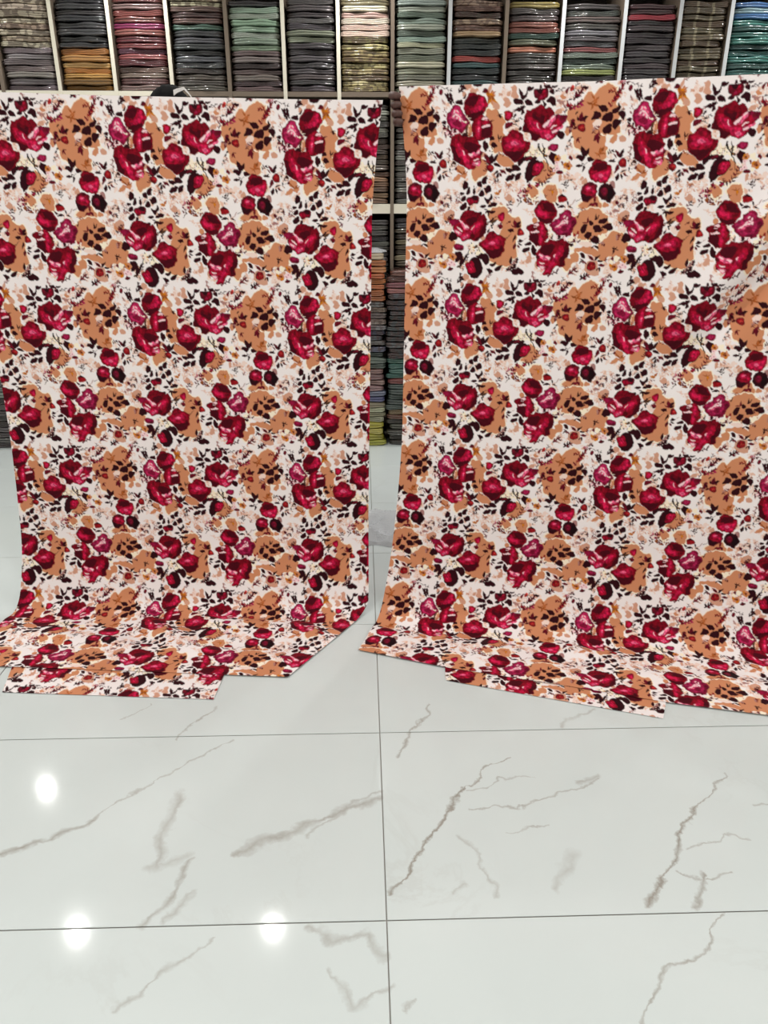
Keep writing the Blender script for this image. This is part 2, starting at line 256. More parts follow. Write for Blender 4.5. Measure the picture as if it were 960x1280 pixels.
    D(1, 0, (210, 295, 160, 240, 148, 108, 205, 195, 230, 190, 272, 135, 265, 235), (205, 345, 140, 360, 48, 305, 110, 262, 185, 285), (228, 310, 280, 288, 322, 310, 347, 370, 270, 372), (217, 410, 130, 398, 62, 457, 150, 462),
      (270, 138, 290, 88, 388, 80, 345, 142), (550, 300, 605, 238, 682, 285, 685, 392, 610, 385, 558, 330), (495, 300, 545, 360, 522, 410, 488, 340), (385, 300, 450, 275, 455, 345, 385, 350), (595, 150, 650, 125, 672, 212, 608, 190),
      (525, 80, 590, 55, 622, 100, 560, 112), (628, 88, 680, 52, 725, 70, 670, 112), (680, 815, 720, 758, 792, 790, 795, 860, 770, 905, 708, 880), (300, 440, 350, 420, 380, 440, 280, 470), (450, 100, 480, 60, 490, 110))
    t.at(1, 0).L('leaf', 210, 435, 160, 510, .5); t.L('leaf', 140, 395, 250, 385, .3); t.T('leaf', 9, 255, 390, 190, 420); t.T('mauve', 9, 225, 385, 205, 300)
    D(0, 0, (160, 290, 220, 258, 272, 295, 262, 350, 190, 330), (262, 245, 322, 178, 305, 245), (645, 830, 722, 880, 665, 905, 630, 885), (590, 520, 610, 510, 630, 530), (230, 800, 300, 780, 320, 840, 240, 850))
    D(0, 1, (530, 40, 560, -40, 622, -20, 620, 50, 570, 95), (650, 10, 700, -40, 755, 15, 720, 52, 670, 45), (865, 375, 960, 368, 1050, 372, 1090, 400, 1030, 415, 930, 432), (860, 548, 900, 490, 985, 450, 1010, 490, 940, 562),
      (960, 330, 1020, 310, 1060, 350, 1090, 400, 1030, 400), (215, 650, 238, 555, 297, 620, 292, 672, 240, 692), (258, 765, 280, 690, 326, 655, 322, 730, 290, 780), (157, 745, 200, 722, 238, 755, 200, 778), (347, 730, 380, 665, 402, 720, 380, 765),
      (438, 600, 482, 568, 512, 620, 500, 665, 448, 650), (497, 580, 530, 520, 592, 485, 582, 590, 540, 612), (528, 672, 590, 628, 642, 650, 654, 725, 590, 738), (462, 750, 510, 708, 553, 750, 535, 792, 480, 782),
      (548, 815, 600, 842, 662, 765, 662, 850, 602, 915, 560, 880), (600, 945, 660, 895, 742, 908, 700, 952, 620, 962), (186, 865, 222, 795, 262, 810, 245, 865), (165, 965, 200, 910, 262, 895, 275, 955, 240, 1010, 180, 1012), (478, 955, 530, 922, 572, 940, 530, 978), (290, 960, 330, 930, 325, 1000, 285, 1010))
    t.at(0, 1).T('leaf', 8, 380, 640, 375, 800); t.T('leaf', 8, 430, 650, 390, 700); t.T('leaf', 8, 430, 720, 530, 680)
    D(1, 1, (50, 545, 58, 480, 108, 433, 137, 448, 122, 520, 65, 578), (97, 345, 108, 220, 190, 155, 300, 160, 385, 220, 330, 265, 200, 270, 140, 335), (565, 148, 640, 142, 675, 180, 655, 318, 600, 270), (650, 470, 720, 390, 780, 440, 700, 465), (640, 880, 720, 920, 680, 940), (830, 870, 870, 870, 850, 930),
      (700, 950, 760, 930, 800, 970), (840, 950, 880, 930, 920, 970), c='leaf')
    t.at(1, 1).S('mar', 210, 260, 260, 200, 310, 190, 290, 240); t.S('mar', 850, 230, 880, 190, 915, 230, 890, 270)
    D(2, 0, (348, 395, 440, 398, 487, 450, 450, 502, 390, 480), (245, 600, 270, 508, 330, 476, 385, 530, 340, 592, 270, 607), (390, 612, 415, 545, 500, 503, 557, 540, 535, 632, 430, 635), (538, 515, 570, 450, 640, 418, 665, 460, 600, 512), (638, 500, 700, 488, 742, 550, 705, 642, 648, 590),
      (545, 650, 600, 600, 655, 640, 620, 705, 568, 772), (398, 815, 425, 730, 505, 668, 543, 720, 500, 805), (638, 358, 672, 420, 652, 452, 628, 410), (670, 470, 700, 445, 735, 455, 690, 475))
    D(2, 1, (130, 205, 72, 130, 95, 32, 140, 112, 197, 78, 185, 165), (-10, 220, 70, 173, 132, 210, 110, 257, 40, 262), (158, 240, 200, 203, 265, 242, 250, 278, 190, 282), (-10, 345, 50, 308, 105, 325, 60, 358), (88, 412, 115, 345, 142, 368, 110, 412))
    t.at(2, 1).T('leaf', 8, 180, 290, 100, 360); t.L('leaf', 80, 290, 130, 320, .3)
    D(0, 2, (28, 420, 90, 388, 145, 430, 110, 500, 38, 505), (115, 715, 212, 688, 205, 770, 130, 835), (420, 735, 540, 685, 625, 740, 637, 820, 590, 875, 520, 800), (640, 875, 730, 818, 742, 840, 690, 892), (715, 935, 760, 880, 842, 868, 780, 955), (600, 920, 650, 920, 690, 970, 640, 990), (430, 80, 500, 80, 500, 120, 450, 120),
      (620, 70, 670, 48, 718, 80, 660, 102))
    t.at(0, 2).T('black', 12, 345, 530, 362, 590, 300, 690, 215, 850); t.T('black', 9, 300, 640, 330, 560); t.L('leaf', 215, 740, 200, 900, .3); t.S('mar', 745, 260, 820, 255, 835, 310, 790, 322)
    D(1, 2, (172, 652, 220, 598, 277, 600, 272, 662, 210, 675), (298, 605, 330, 568, 388, 620, 382, 702, 330, 692), (215, 555, 290, 518, 292, 572), (-10, 960, 100, 905, 180, 930, 200, 980, 100, 1010))
    D(2, 2, (325, 235, 360, 173, 458, 152, 445, 212, 370, 252), (405, 292, 450, 222, 518, 240, 528, 325, 460, 337), (236, 322, 280, 262, 350, 268, 385, 335, 380, 352, 300, 374), (62, 332, 100, 258, 158, 258, 152, 330, 88, 383), (122, 412, 160, 347, 223, 370, 212, 430, 185, 484), (217, 462, 270, 407, 325, 450, 335, 527, 258, 522),
      (177, 230, 220, 188, 268, 240, 220, 272), (678, 432, 730, 367, 805, 410, 765, 490, 683, 502), (745, 700, 850, 680, 830, 780, 770, 830), (870, 30, 900, -10, 960, 0, 940, 30))
    # little red buds with leaf stars
    def bud(i, j, x, y, r, tips):
        t.at(i, j)
        for k in range(0, len(tips), 4): t.L('leaf' if (k // 4) % 3 else 'mar', *tips[k:k + 4], .36)
        t.E('mar', x, y, r, r * 1.05); t.E('bud', x + r * .1, y + r * .05, r * .8, r * .82); t.E('budl', x + r * .15, y, r * .35, r * .4); t.E('bud', x + r * .2, y + r * .1, r * .16)
    bud(2, 0, 95, 735, 66, (75, 640, 105, 480, 75, 640, 190, 545, 60, 640, 25, 540, 70, 640, 160, 625, 20, 690, -60, 640, 0, 520, 50, 460, 30, 700, -30, 760))
    bud(0, 1, 640, 365, 58, (650, 300, 560, 145, 655, 300, 658, 150, 670, 290, 760, 155, 640, 290, 525, 238, 640, 300, 560, 298, 690, 300, 820, 355, 780, 390, 885, 460, 760, 410, 695, 480, 765, 440, 740, 530, 775, 430, 815, 505))
    bud(2, 1, 685, 292, 66, (630, 220, 588, 85, 630, 200, 705, 90, 630, 215, 705, 180, 595, 235, 535, 155, 590, 285, 478, 275, 560, 240, 520, 300, 625, 330, 565, 460, 630, 455, 580, 575, 650, 440, 740, 412, 680, 465, 745, 497, 650, 470, 685, 550))
    bud(1, 2, 140, 380, 60, (70, 315, 50, 188, 75, 310, 148, 195, 80, 315, 148, 280, 60, 315, 5, 255, 50, 360, -30, 345, 65, 420, 25, 525, 75, 530, 38, 645, 100, 525, 192, 495, 110, 545, 182, 572, 100, 560, 132, 622))
    bud(2, 2, 230, 865, 64, (270, 780, 178, 698, 270, 780, 358, 685, 310, 800, 405, 778, 330, 840, 438, 858, 340, 870, 355, 945, 330, 880, 300, 930, 160, 830, 90, 800))
    # rosebuds
    t.at(0, 0).S('bud', 868, 485, 900, 435, 960, 445, 1005, 520, 965, 592, 900, 602, 865, 535); t.S('lite', 905, 480, 960, 490, 960, 560, 915, 560); t.S('mar', 888, 685, 905, 635, 960, 620, 1010, 660, 960, 705, 900, 722)
    t.at(0, 2).S('mid', 757, 135, 800, 85, 858, 80, 868, 165, 812, 222, 760, 182); t.S('lite', 790, 130, 830, 100, 850, 150, 810, 190)
    t.at(1, 0).S('mar', 366, 205, 388, 130, 430, 132, 460, 105, 500, 132, 560, 108, 584, 180, 562, 235, 500, 302, 430, 292, 372, 245); t.S('leaf', 400, 140, 450, 120, 510, 130, 500, 190, 440, 190); t.S('mid', 440, 250, 500, 190, 545, 160, 530, 240, 480, 285); t.S('peony', 450, 260, 490, 220, 500, 260)
    t.at(0, 1).S('mar', 265, 840, 330, 798, 450, 775, 475, 840, 420, 915, 330, 925, 278, 890); t.S('leaf', 350, 800, 430, 780, 440, 840, 380, 840); t.S('mid', 290, 860, 340, 830, 380, 880, 340, 910); t.S('mid', 400, 860, 440, 840, 420, 890)
    t.at(1, 1).S('leaf', 195, 445, 230, 330, 290, 265, 370, 255, 462, 295, 474, 370, 430, 455, 350, 505, 300, 555, 233, 590, 203, 520); t.S('mid', 315, 410, 345, 315, 415, 288, 467, 335, 445, 420, 385, 465, 325, 492); t.S('lite', 350, 390, 390, 310, 430, 320, 430, 390, 380, 440); t.T('dark', 8, 370, 440, 420, 310); t.T('mar', 8, 250, 370, 280, 310)
    t.at(0, 2).S('leaf', 275, 850, 330, 805, 400, 755, 480, 775, 525, 850, 528, 960, 485, 1045, 405, 1065, 315, 1000); t.S('mid', 280, 855, 340, 810, 400, 860, 425, 940, 390, 1000, 320, 980); t.S('lite', 315, 880, 350, 850, 390, 920, 350, 950); t.T('dark', 8, 330, 850, 390, 960)
    t.at(1, 1).S('bud', 690, 820, 750, 765, 812, 800, 836, 852, 765, 885, 708, 872); t.S('leaf', 730, 780, 770, 765, 812, 800, 770, 810)
    t.at(1, 1).S('peonyd', 525, 92, 580, 20, 650, 0, 715, 18, 695, 100, 610, 115); t.S('peony', 570, 70, 620, 25, 680, 30, 650, 80)
    t.at(0, 2).S('peonyd', 85, 570, 160, 558, 235, 590, 222, 655, 118, 655); t.S('peony', 130, 590, 180, 580, 215, 610, 170, 630)
    # floret clusters
    def florets(i, j, x, y, sx=1):
        t.at(i, j); t.specks(['cream', 'cream', 'pale', 'stem', 'cream'], x, y, 125, 75, 30, 30); t.specks(['stem', 'must', 'black'], x, y, 110, 60, 9, 13)
    florets(1, 1, 300, 110); florets(1, 1, 440, 140); florets(0, 2, 420, 630)
    t.at(1, 1).T('black', 16, 418, 0, 445, 120, 500, 230, 545, 320); t.T('stem', 10, 470, 0, 480, 90, 450, 140); t.T('stem', 12, 540, 300, 560, 420); t.L('black', 500, 220, 480, 20, .12)
    def mustards(i, j, pts, creams, pk, mar):
        t.at(i, j)
        for x, y, r in pts:
            for k in range(5): a = k * 1.256; t.E('must' if k % 2 else 'tan', x + r * .6 * np.cos(a), y + r * .6 * np.sin(a), r * .52)
            t.E('rust', x, y, r * .45); t.E('mar', x + r * .1, y, r * .2)
        for x, y, r in creams: t.S('cream', x - r, y, x, y - r, x + r, y - .3 * r, x + .6 * r, y + r, x - .5 * r, y + .8 * r)
        for x, y in pk:
            for k in range(5): a = k * 1.256; t.E('pwhite', x + 24 * np.cos(a), y + 24 * np.sin(a), 15)
            t.E('peony', x, y, 10)
        for p in mar: t.S('mar', *p)
    mustards(1, 1, [(695, 222, 50), (835, 340, 58)], [(790, 210, 40), (820, 275, 30), (790, 400, 22)], [(690, 300), (690, 375), (650, 400)], [(660, 460, 720, 395, 780, 435, 720, 470), (740, 290, 775, 270, 770, 330)])
    mustards(2, 2, [(560, 870, 62), (705, 750, 52)], [(600, 745, 40), (520, 800, 26)], [(690, 830), (660, 870), (730, 870)], [(610, 950, 650, 900, 700, 940, 650, 970), (520, 750, 550, 720, 550, 780)])
    # big roses
    def Q(i, j, *shapes):
        t.at(i, j)
        for c, p in shapes: t.S(c, *p)
    Q(1, 0, ('peonyd', (660, 545, 740, 525, 835, 540, 835, 600, 790, 655, 690, 650)), ('mar', (740, 560, 800, 560, 790, 620, 750, 610)),
      ('dark', (235, 485, 310, 432, 400, 400, 470, 372, 540, 410, 600, 398, 662, 448, 668, 520, 690, 600, 765, 690, 690, 790, 690, 835, 605, 912, 520, 915, 450, 882, 400, 922, 312, 905, 288, 825, 198, 785, 183, 680, 208, 580)),
      ('vdark', (380, 500, 430, 560, 520, 540, 510, 620, 470, 660, 400, 610, 345, 550, 340, 480)), ('vdark', (210, 620, 250, 700, 330, 790, 440, 850, 400, 910, 315, 890, 290, 815, 205, 770)),
      ('mid', (248, 570, 330, 555, 430, 630, 485, 730, 470, 810, 380, 805, 280, 720)), ('lite', (290, 620, 380, 640, 450, 740, 440, 790, 360, 760)), ('pink', (385, 655, 415, 660, 445, 745, 420, 745)), ('pwhite', (395, 665, 410, 670, 432, 728, 415, 715)),
      ('mid', (490, 730, 590, 640, 690, 590, 765, 660, 700, 780, 600, 800)), ('lite', (425, 800, 500, 750, 600, 780, 650, 835, 605, 895, 520, 905, 465, 860)), ('pink', (500, 840, 570, 810, 600, 850, 550, 880)),
      ('pink', (480, 690, 555, 615, 655, 528, 670, 580, 600, 680, 530, 725)), ('pwhite', (485, 685, 540, 630, 590, 600, 575, 650, 520, 705)), ('pwhite', (600, 590, 658, 530, 660, 560, 630, 600)), ('pwhite', (595, 732, 670, 665, 692, 668, 620, 745)),
      ('pink', (610, 775, 690, 740, 755, 680, 765, 715, 665, 808)), ('pwhite', (625, 780, 690, 750, 700, 770, 660, 800)), ('dark', (560, 420, 640, 440, 650, 510, 560, 590, 530, 530)))
    Q(0, 2, ('peonyd', (35, 230, 100, 190, 165, 185, 170, 240, 70, 280)), ('dark', (168, 150, 220, 80, 330, 42, 425, 68, 500, 112, 552, 118, 582, 200, 592, 310, 562, 412, 482, 482, 430, 514, 360, 500, 280, 505, 220, 518, 150, 460, 88, 370, 66, 300, 150, 250, 182, 205)),
      ('vdark', (250, 190, 330, 160, 430, 170, 420, 240, 350, 290, 290, 260)), ('vdark', (560, 200, 590, 310, 555, 410, 440, 505, 400, 490, 480, 400, 540, 300)), ('mid', (80, 300, 160, 240, 260, 290, 310, 360, 240, 430, 150, 440)),
      ('mid', (320, 330, 400, 250, 500, 190, 530, 240, 480, 340, 400, 410, 300, 410)), ('lite', (340, 350, 420, 270, 490, 230, 470, 310, 390, 380)), ('lite', (175, 445, 260, 392, 350, 378, 335, 450, 240, 502, 185, 492)), ('pink', (220, 450, 290, 410, 290, 450, 240, 480)),
      ('pink', (155, 175, 230, 240, 318, 310, 290, 345, 225, 310)), ('pwhite', (165, 185, 215, 235, 225, 265, 180, 225)), ('pwhite', (230, 250, 300, 300, 305, 325, 260, 310)), ('pwhite', (128, 305, 210, 345, 205, 362, 160, 345)), ('pink', (85, 335, 150, 360, 200, 390, 180, 430, 110, 385)), ('pwhite', (110, 355, 170, 385, 160, 410)), ('pwhite', (350, 350, 385, 300, 402, 295, 375, 345)))
    # clusters of three dark roses and a peony
    Q(0, 0, ('dark', (278, 385, 300, 280, 360, 200, 430, 162, 520, 198, 600, 240, 643, 320, 622, 435, 570, 492, 520, 545, 420, 545, 360, 565, 298, 500)), ('vdark', (300, 330, 370, 240, 450, 210, 500, 250, 460, 330, 370, 370)), ('mid', (350, 380, 440, 355, 490, 290, 525, 210, 590, 250, 635, 335, 600, 445, 540, 500, 430, 495, 378, 465)),
      ('lite', (440, 400, 510, 320, 540, 230, 580, 300, 560, 400, 480, 440)), ('lite', (370, 440, 430, 430, 430, 470, 390, 480)), ('vdark', (345, 510, 420, 480, 545, 435, 565, 500, 490, 580, 370, 598)),
      ('peonyd', (14, 490, 60, 450, 88, 378, 150, 335, 230, 375, 255, 460, 315, 540, 355, 610, 305, 690, 235, 785, 115, 762, 55, 702, 18, 600)), ('peony', (50, 500, 100, 430, 160, 360, 225, 390, 240, 470, 300, 560, 320, 620, 220, 720, 120, 700, 60, 620)), ('pink', (90, 560, 120, 460, 160, 420, 250, 540, 240, 600, 170, 570)), ('peonyd', (110, 600, 170, 590, 230, 650, 180, 690, 120, 660)),
      ('dark', (378, 790, 390, 640, 450, 555, 500, 515, 560, 510, 625, 550, 692, 640, 695, 720, 665, 835, 580, 885, 490, 918, 430, 885, 380, 845)), ('vdark', (540, 720, 670, 710, 650, 820, 570, 870, 530, 800)), ('mid', (430, 860, 440, 690, 480, 555, 535, 550, 525, 700, 510, 870)), ('lite', (465, 830, 475, 680, 505, 570, 520, 620, 500, 830)), ('pink', (485, 760, 492, 690, 505, 700, 502, 770)),
      ('mid', (540, 560, 620, 540, 650, 640, 550, 660)), ('pwhite', (548, 562, 590, 532, 625, 555, 620, 585, 570, 580)), ('pwhite', (575, 600, 615, 598, 610, 615)), ('pwhite', (535, 680, 580, 670, 650, 655, 655, 690, 560, 703)))
    for x, y, rx, ry, a in ((140, 450, 14, 30, .4), (190, 445, 12, 26, -.6), (120, 510, 24, 12, -.6), (165, 500, 28, 11, .5), (215, 555, 30, 13, .8), (150, 545, 10, 22, .3), (215, 590, 30, 10, .9), (262, 600, 24, 10, .9), (185, 530, 26, 10, .2)): t.at(0, 0).E('pwhite', x, y, rx, ry, a)
    t.at(0, 0); t.S('stem', 290, 690, 320, 670, 320, 800, 300, 800); t.L('peach', 330, 700, 330, 790, .3); t.specks(['cream', 'peach', 'leaf'], 330, 600, 40, 90, 8, 15); t.specks(['mar', 'pwhite', 'leaf', 'pwhite', 'peonyd'], 90, 790, 110, 70, 26, 26)
    Q(0, 1, ('dark', (75, -120, 180, -170, 300, -120, 420, -110, 485, -20, 505, 60, 480, 110, 530, 130, 500, 300, 430, 320, 405, 382, 310, 394, 240, 325, 180, 302, 98, 252, 108, 190, 58, 120, 42, 40)), ('vdark', (280, -40, 400, -20, 495, 40, 390, 120, 310, 120, 250, 30)), ('vdark', (60, 40, 120, 60, 190, 220, 180, 295, 105, 245)), ('mid', (110, -60, 170, -60, 250, 40, 310, 140, 350, 260, 390, 360, 300, 378, 225, 250, 160, 150)),
      ('lite', (140, -20, 190, 20, 260, 150, 330, 290, 340, 350, 290, 340, 210, 190)), ('pink', (220, 80, 245, 90, 265, 170, 240, 165)), ('pwhite', (230, 95, 243, 100, 255, 150, 240, 150)), ('mid', (310, 170, 480, 110, 490, 250, 400, 330, 340, 250)), ('pink', (308, 160, 400, 115, 495, 85, 490, 135, 410, 175, 340, 195)), ('pwhite', (315, 160, 370, 130, 380, 155, 340, 180)), ('pwhite', (420, 115, 485, 92, 470, 120)), ('pwhite', (378, 245, 430, 225, 480, 218, 478, 238, 395, 262)), ('pink', (365, 285, 430, 272, 492, 268, 482, 322, 420, 332)), ('pwhite', (400, 295, 470, 280, 460, 310)), ('mar', (480, 130, 510, 95, 540, 130, 520, 180)))
    Q(1, 2, ('dark', (338, 40, 360, -20, 420, -80, 520, -102, 600, -60, 673, 10, 673, 120, 602, 222, 520, 255, 430, 205, 380, 155, 343, 100)), ('vdark', (470, -60, 560, -60, 650, 20, 640, 80, 540, 60, 490, 0)), ('mid', (355, 80, 400, -40, 450, 0, 500, 60, 595, 100, 565, 182, 480, 165, 390, 145)), ('lite', (380, 90, 410, -10, 450, 30, 520, 90, 560, 120, 520, 150, 430, 110)), ('vdark', (415, 140, 500, 170, 610, 180, 560, 245, 430, 215)),
      ('peonyd', (585, 240, 680, 170, 720, 100, 800, 35, 872, 58, 892, 140, 955, 150, 958, 260, 905, 340, 872, 425, 780, 435, 678, 405, 608, 325)), ('peony', (620, 240, 720, 150, 800, 60, 850, 90, 880, 180, 900, 240, 850, 350, 760, 390, 660, 330)), ('pink', (655, 300, 740, 215, 805, 175, 860, 200, 780, 270, 720, 310)), ('peonyd', (740, 300, 790, 260, 830, 300, 800, 350, 750, 345)),
      ('dark', (238, 300, 300, 250, 420, 215, 485, 238, 545, 320, 565, 400, 525, 492, 430, 588, 350, 555, 278, 485, 266, 375)), ('vdark', (280, 400, 400, 390, 410, 560, 340, 545, 285, 480)), ('mid', (415, 565, 420, 390, 415, 240, 475, 245, 510, 400, 460, 540)), ('lite', (435, 520, 435, 380, 440, 260, 470, 290, 470, 420, 455, 500)), ('pwhite', (325, 262, 370, 240, 405, 255, 400, 280, 350, 275)), ('pwhite', (330, 298, 380, 292, 370, 310)), ('pwhite', (285, 365, 340, 355, 412, 355, 410, 378, 310, 385)),
      ('dark', (415, 645, 480, 540, 580, 485, 680, 490, 760, 465, 855, 515, 868, 680, 805, 780, 805, 855, 720, 885, 655, 875, 605, 965, 560, 1005, 475, 990, 510, 900, 400, 885, 385, 800, 375, 720)), ('vdark', (440, 630, 520, 560, 640, 560, 640, 640, 590, 710, 480, 700)), ('vdark', (780, 640, 850, 600, 850, 700, 790, 790, 790, 850, 720, 870, 740, 780)), ('mid', (475, 985, 540, 870, 620, 770, 680, 630, 770, 560, 795, 640, 730, 770, 650, 865, 580, 970)), ('lite', (520, 960, 600, 830, 640, 740, 690, 650, 740, 640, 700, 760, 620, 860, 560, 960)), ('pink', (640, 760, 655, 700, 675, 690, 670, 750)), ('pwhite', (645, 740, 655, 705, 668, 700, 660, 740)),
      ('mid', (400, 720, 590, 780, 560, 860, 410, 870)), ('pink', (415, 700, 500, 705, 598, 748, 570, 785, 480, 772)), ('pwhite', (425, 702, 480, 712, 480, 735)), ('pwhite', (520, 735, 590, 750, 560, 775)), ('pwhite', (425, 825, 470, 818, 515, 830, 490, 848)), ('pink', (415, 870, 460, 860, 515, 880, 480, 930)), ('pwhite', (430, 875, 500, 885, 470, 910)), ('mar', (375, 730, 400, 700, 430, 730, 410, 780)))
    for x, y, rx, ry, a in ((690, 285, 30, 11, -.7), (720, 250, 30, 11, -.8), (760, 215, 30, 12, -.5), (815, 190, 32, 11, .2), (835, 215, 12, 24, .2), (790, 140, 26, 10, -.8), (830, 150, 12, 26, .4), (760, 240, 24, 10, -.3), (800, 225, 26, 9, -.5)): t.at(1, 2).E('pwhite', x, y, rx, ry, a)
    t.specks(['cream', 'stem', 'cream', 'peach'], 580, 380, 50, 100, 10, 18); t.specks(['pwhite', 'leaf', 'pwhite'], 760, 450, 120, 25, 12, 22)
    # round roses
    t.o = (560, 100); t.k = 1.0
    rr = (629, 172, 635, 168, 641, 162, 648, 163, 655, 168, 657.5, 175, 663, 176, 664.5, 181, 662, 187, 657, 193, 651, 199, 645, 203, 638, 198, 631.5, 193, 628.5, 184)
    P = np.array(rr).reshape(-1, 2) - (560, 100); t.S('dark', *P.ravel())
    t.S('mid', *(np.array((632, 173, 642, 165, 652, 170, 658, 178, 655, 186, 643, 190, 632, 186)).reshape(-1, 2) - (560, 100)).ravel())
    t.S('lite', *(np.array((634, 178, 641, 175, 650, 175, 656, 180, 652, 185, 645, 183, 640, 187, 634, 184)).reshape(-1, 2) - (560, 100)).ravel())
    t.S('pink', *(np.array((640, 179, 647, 177, 650, 180, 643, 182)).reshape(-1, 2) - (560, 100)).ravel()); t.S('vdark', *(np.array((632, 190, 645, 190, 655, 189, 650, 198, 644, 201, 637, 196)).reshape(-1, 2) - (560, 100)).ravel())
    t.S('mid', *(np.array((639, 168, 645, 166, 649, 170, 643, 172)).reshape(-1, 2) - (560, 100)).ravel()); t.k = 12.0
    Q(0, 2, ('dark', (466, 545, 560, 480, 600, 400, 670, 352, 740, 400, 825, 430, 878, 480, 866, 590, 838, 690, 800, 738, 680, 778, 600, 705, 540, 640)), ('mid', (520, 560, 600, 460, 680, 400, 800, 450, 840, 540, 760, 620, 620, 640)), ('lite', (540, 565, 640, 515, 765, 495, 780, 530, 740, 580, 640, 592, 590, 612)), ('pink', (620, 545, 700, 515, 720, 545, 650, 570)), ('vdark', (600, 660, 720, 640, 840, 600, 800, 720, 680, 765)))
    # trio of rosebuds
    Q(2, 1, ('dark', (182, 435, 220, 320, 300, 248, 370, 250, 450, 262, 484, 330, 520, 360, 520, 455, 492, 535, 440, 606, 330, 606, 238, 565, 198, 505)), ('vdark', (250, 400, 300, 300, 420, 290, 470, 350, 420, 410, 330, 425)), ('mid', (225, 440, 290, 410, 350, 432, 430, 402, 512, 370, 512, 470, 440, 598, 330, 596, 235, 520)), ('lite', (250, 480, 320, 440, 400, 450, 490, 410, 490, 480, 430, 570, 340, 580, 270, 530)), ('pink', (330, 490, 380, 460, 400, 500, 360, 530)),
      ('mar', (66, 725, 110, 640, 180, 585, 252, 598, 305, 670, 295, 762, 230, 835, 148, 876, 86, 842)), ('leaf', (72, 760, 150, 790, 230, 800, 180, 850, 95, 845)), ('mid', (105, 705, 170, 635, 245, 645, 285, 720, 235, 785, 125, 765)), ('lite', (130, 690, 180, 645, 240, 680, 260, 730, 200, 720)), ('pink', (150, 680, 190, 655, 220, 680, 180, 690)),
      ('leaf', (322, 735, 350, 650, 420, 608, 500, 618, 553, 690, 575, 772, 522, 862, 482, 908, 418, 872, 338, 812)), ('mar', (360, 720, 400, 655, 440, 690, 440, 790, 390, 800)), ('peonyd', (380, 710, 405, 670, 425, 710, 415, 770)), ('black', (460, 680, 530, 700, 540, 790, 480, 860)))
    t.at(2, 1).L('mar', 230, 830, 290, 780, .4)
    return t.a
# ---------------------------------------------------------------- materials of the room
M = {}
M['wall'] = plain('painted_wall', (226, 224, 216), 0.7, noise=0.03, scale=6)
M['ceiling'] = plain('ceiling_paint', (236, 236, 232), 0.8, noise=0.02, scale=6)
M['grout'] = plain('grey_grout', (168, 162, 154), 0.9, noise=0.1)
M['laminate'] = plain('cream_laminate', (232, 226, 208), 0.35, noise=0.03, scale=12)
M['laminate_cool'] = plain('white_laminate', (205, 208, 210), 0.35, noise=0.03, scale=12)
M['board'] = plain('brown_board', (120, 106, 92), 0.5, noise=0.12, scale=9)
M['board_dark'] = plain('dark_back_board', (52, 44, 40), 0.7, noise=0.15, scale=5)
# ---- marble: pale porcelain with printed veins
VEINS = [  # width, strength, polyline in photograph pixels on the floor
    (.012, .75, [(-5, 1068), (60, 1052), (122, 1025)]), (.005, .55, [(122, 1022), (200, 972), (292, 925)]), (.020, .55, [(196, 1085), (206, 1045), (222, 1000)]), (.016, .4, [(186, 1088), (236, 1068)]),
    (.012, .6, [(172, 1160), (215, 1126), (240, 1075)]), (.011, .45, [(205, 1158), (238, 1120)]), (.015, .65, [(296, 1066), (362, 1038), (430, 1012), (476, 1000)]), (.007, .45, [(390, 1040), (440, 1005), (474, 990)]),
    (.0065, 1.1, [(486, 1125), (540, 1045), (583, 982)]), (.004, .9, [(583, 982), (606, 962), (632, 945)]), (.005, .6, [(583, 1012), (660, 1006), (748, 974)]), (.004, .5, [(585, 988), (625, 972), (672, 972)]), (.009, .5, [(720, 978), (750, 970)]),
    (.007, .4, [(572, 1048), (600, 1070), (624, 1125)]), (.004, .5, [(634, 1042), (660, 1032), (686, 1034)]), (.016, .35, [(700, 1108), (714, 1068)]), (.008, 1.0, [(811, 1140), (835, 1080), (872, 1008)]), (.004, .8, [(872, 1008), (908, 966)]),
    (.009, .8, [(872, 1135), (874, 1090)]), (.005, .6, [(845, 1086), (872, 1096), (912, 1094)]), (.004, .5, [(862, 1062), (900, 1042), (935, 1050)]), (.005, .5, [(945, 1010), (970, 1004)]), (.008, .5, [(152, 1262), (200, 1212), (270, 1170)]),
    (.014, .55, [(388, 1158), (415, 1178), (462, 1166), (486, 1196)]), (.008, .45, [(414, 1215), (432, 1262), (486, 1240)]), (.005, .7, [(796, 1280), (832, 1222), (880, 1188), (907, 1140)]), (.005, .6, [(222, 922), (248, 902), (268, 882)]),
    (.006, .7, [(498, 946), (512, 922), (536, 880)]), (.008, .4, [(700, 905), (740, 885)]), (.010, .4, [(565, 1122), (580, 1108)]), (.005, .5, [(510, 1262), (522, 1252)]), (.004, .5, [(150, 900), (185, 880)])]
k = NT('veined_porcelain')
pos = k.n('ShaderNodeNewGeometry').outputs['Position']
nz = k.n('ShaderNodeTexNoise', {'Vector': pos, 'Scale': 9.0, 'Detail': 5.0, 'Roughness': 0.6})
off = k.n('ShaderNodeVectorMath', {0: nz.outputs['Color'], 1: (0.5, 0.5, 0.5)}, operation='SUBTRACT')
offs = k.n('ShaderNodeVectorMath', {0: off}, operation='SCALE'); offs.inputs['Scale'].default_value = 0.085
wp = k.n('ShaderNodeVectorMath', {0: pos, 1: offs}, operation='ADD')
flat = k.n('ShaderNodeVectorMath', {0: wp, 1: (1, 1, 0)}, operation='MULTIPLY').outputs[0]
wnz = k.n('ShaderNodeTexNoise', {'Vector': pos, 'Scale': 17.0, 'Detail': 3.0, 'Roughness': 0.6})
winv = k.math('DIVIDE', 1.0, k.math('MAXIMUM', k.math('MULTIPLY', k.math('SUBTRACT', wnz.outputs[0], 0.22), 3.4), 0.15))
acc = None
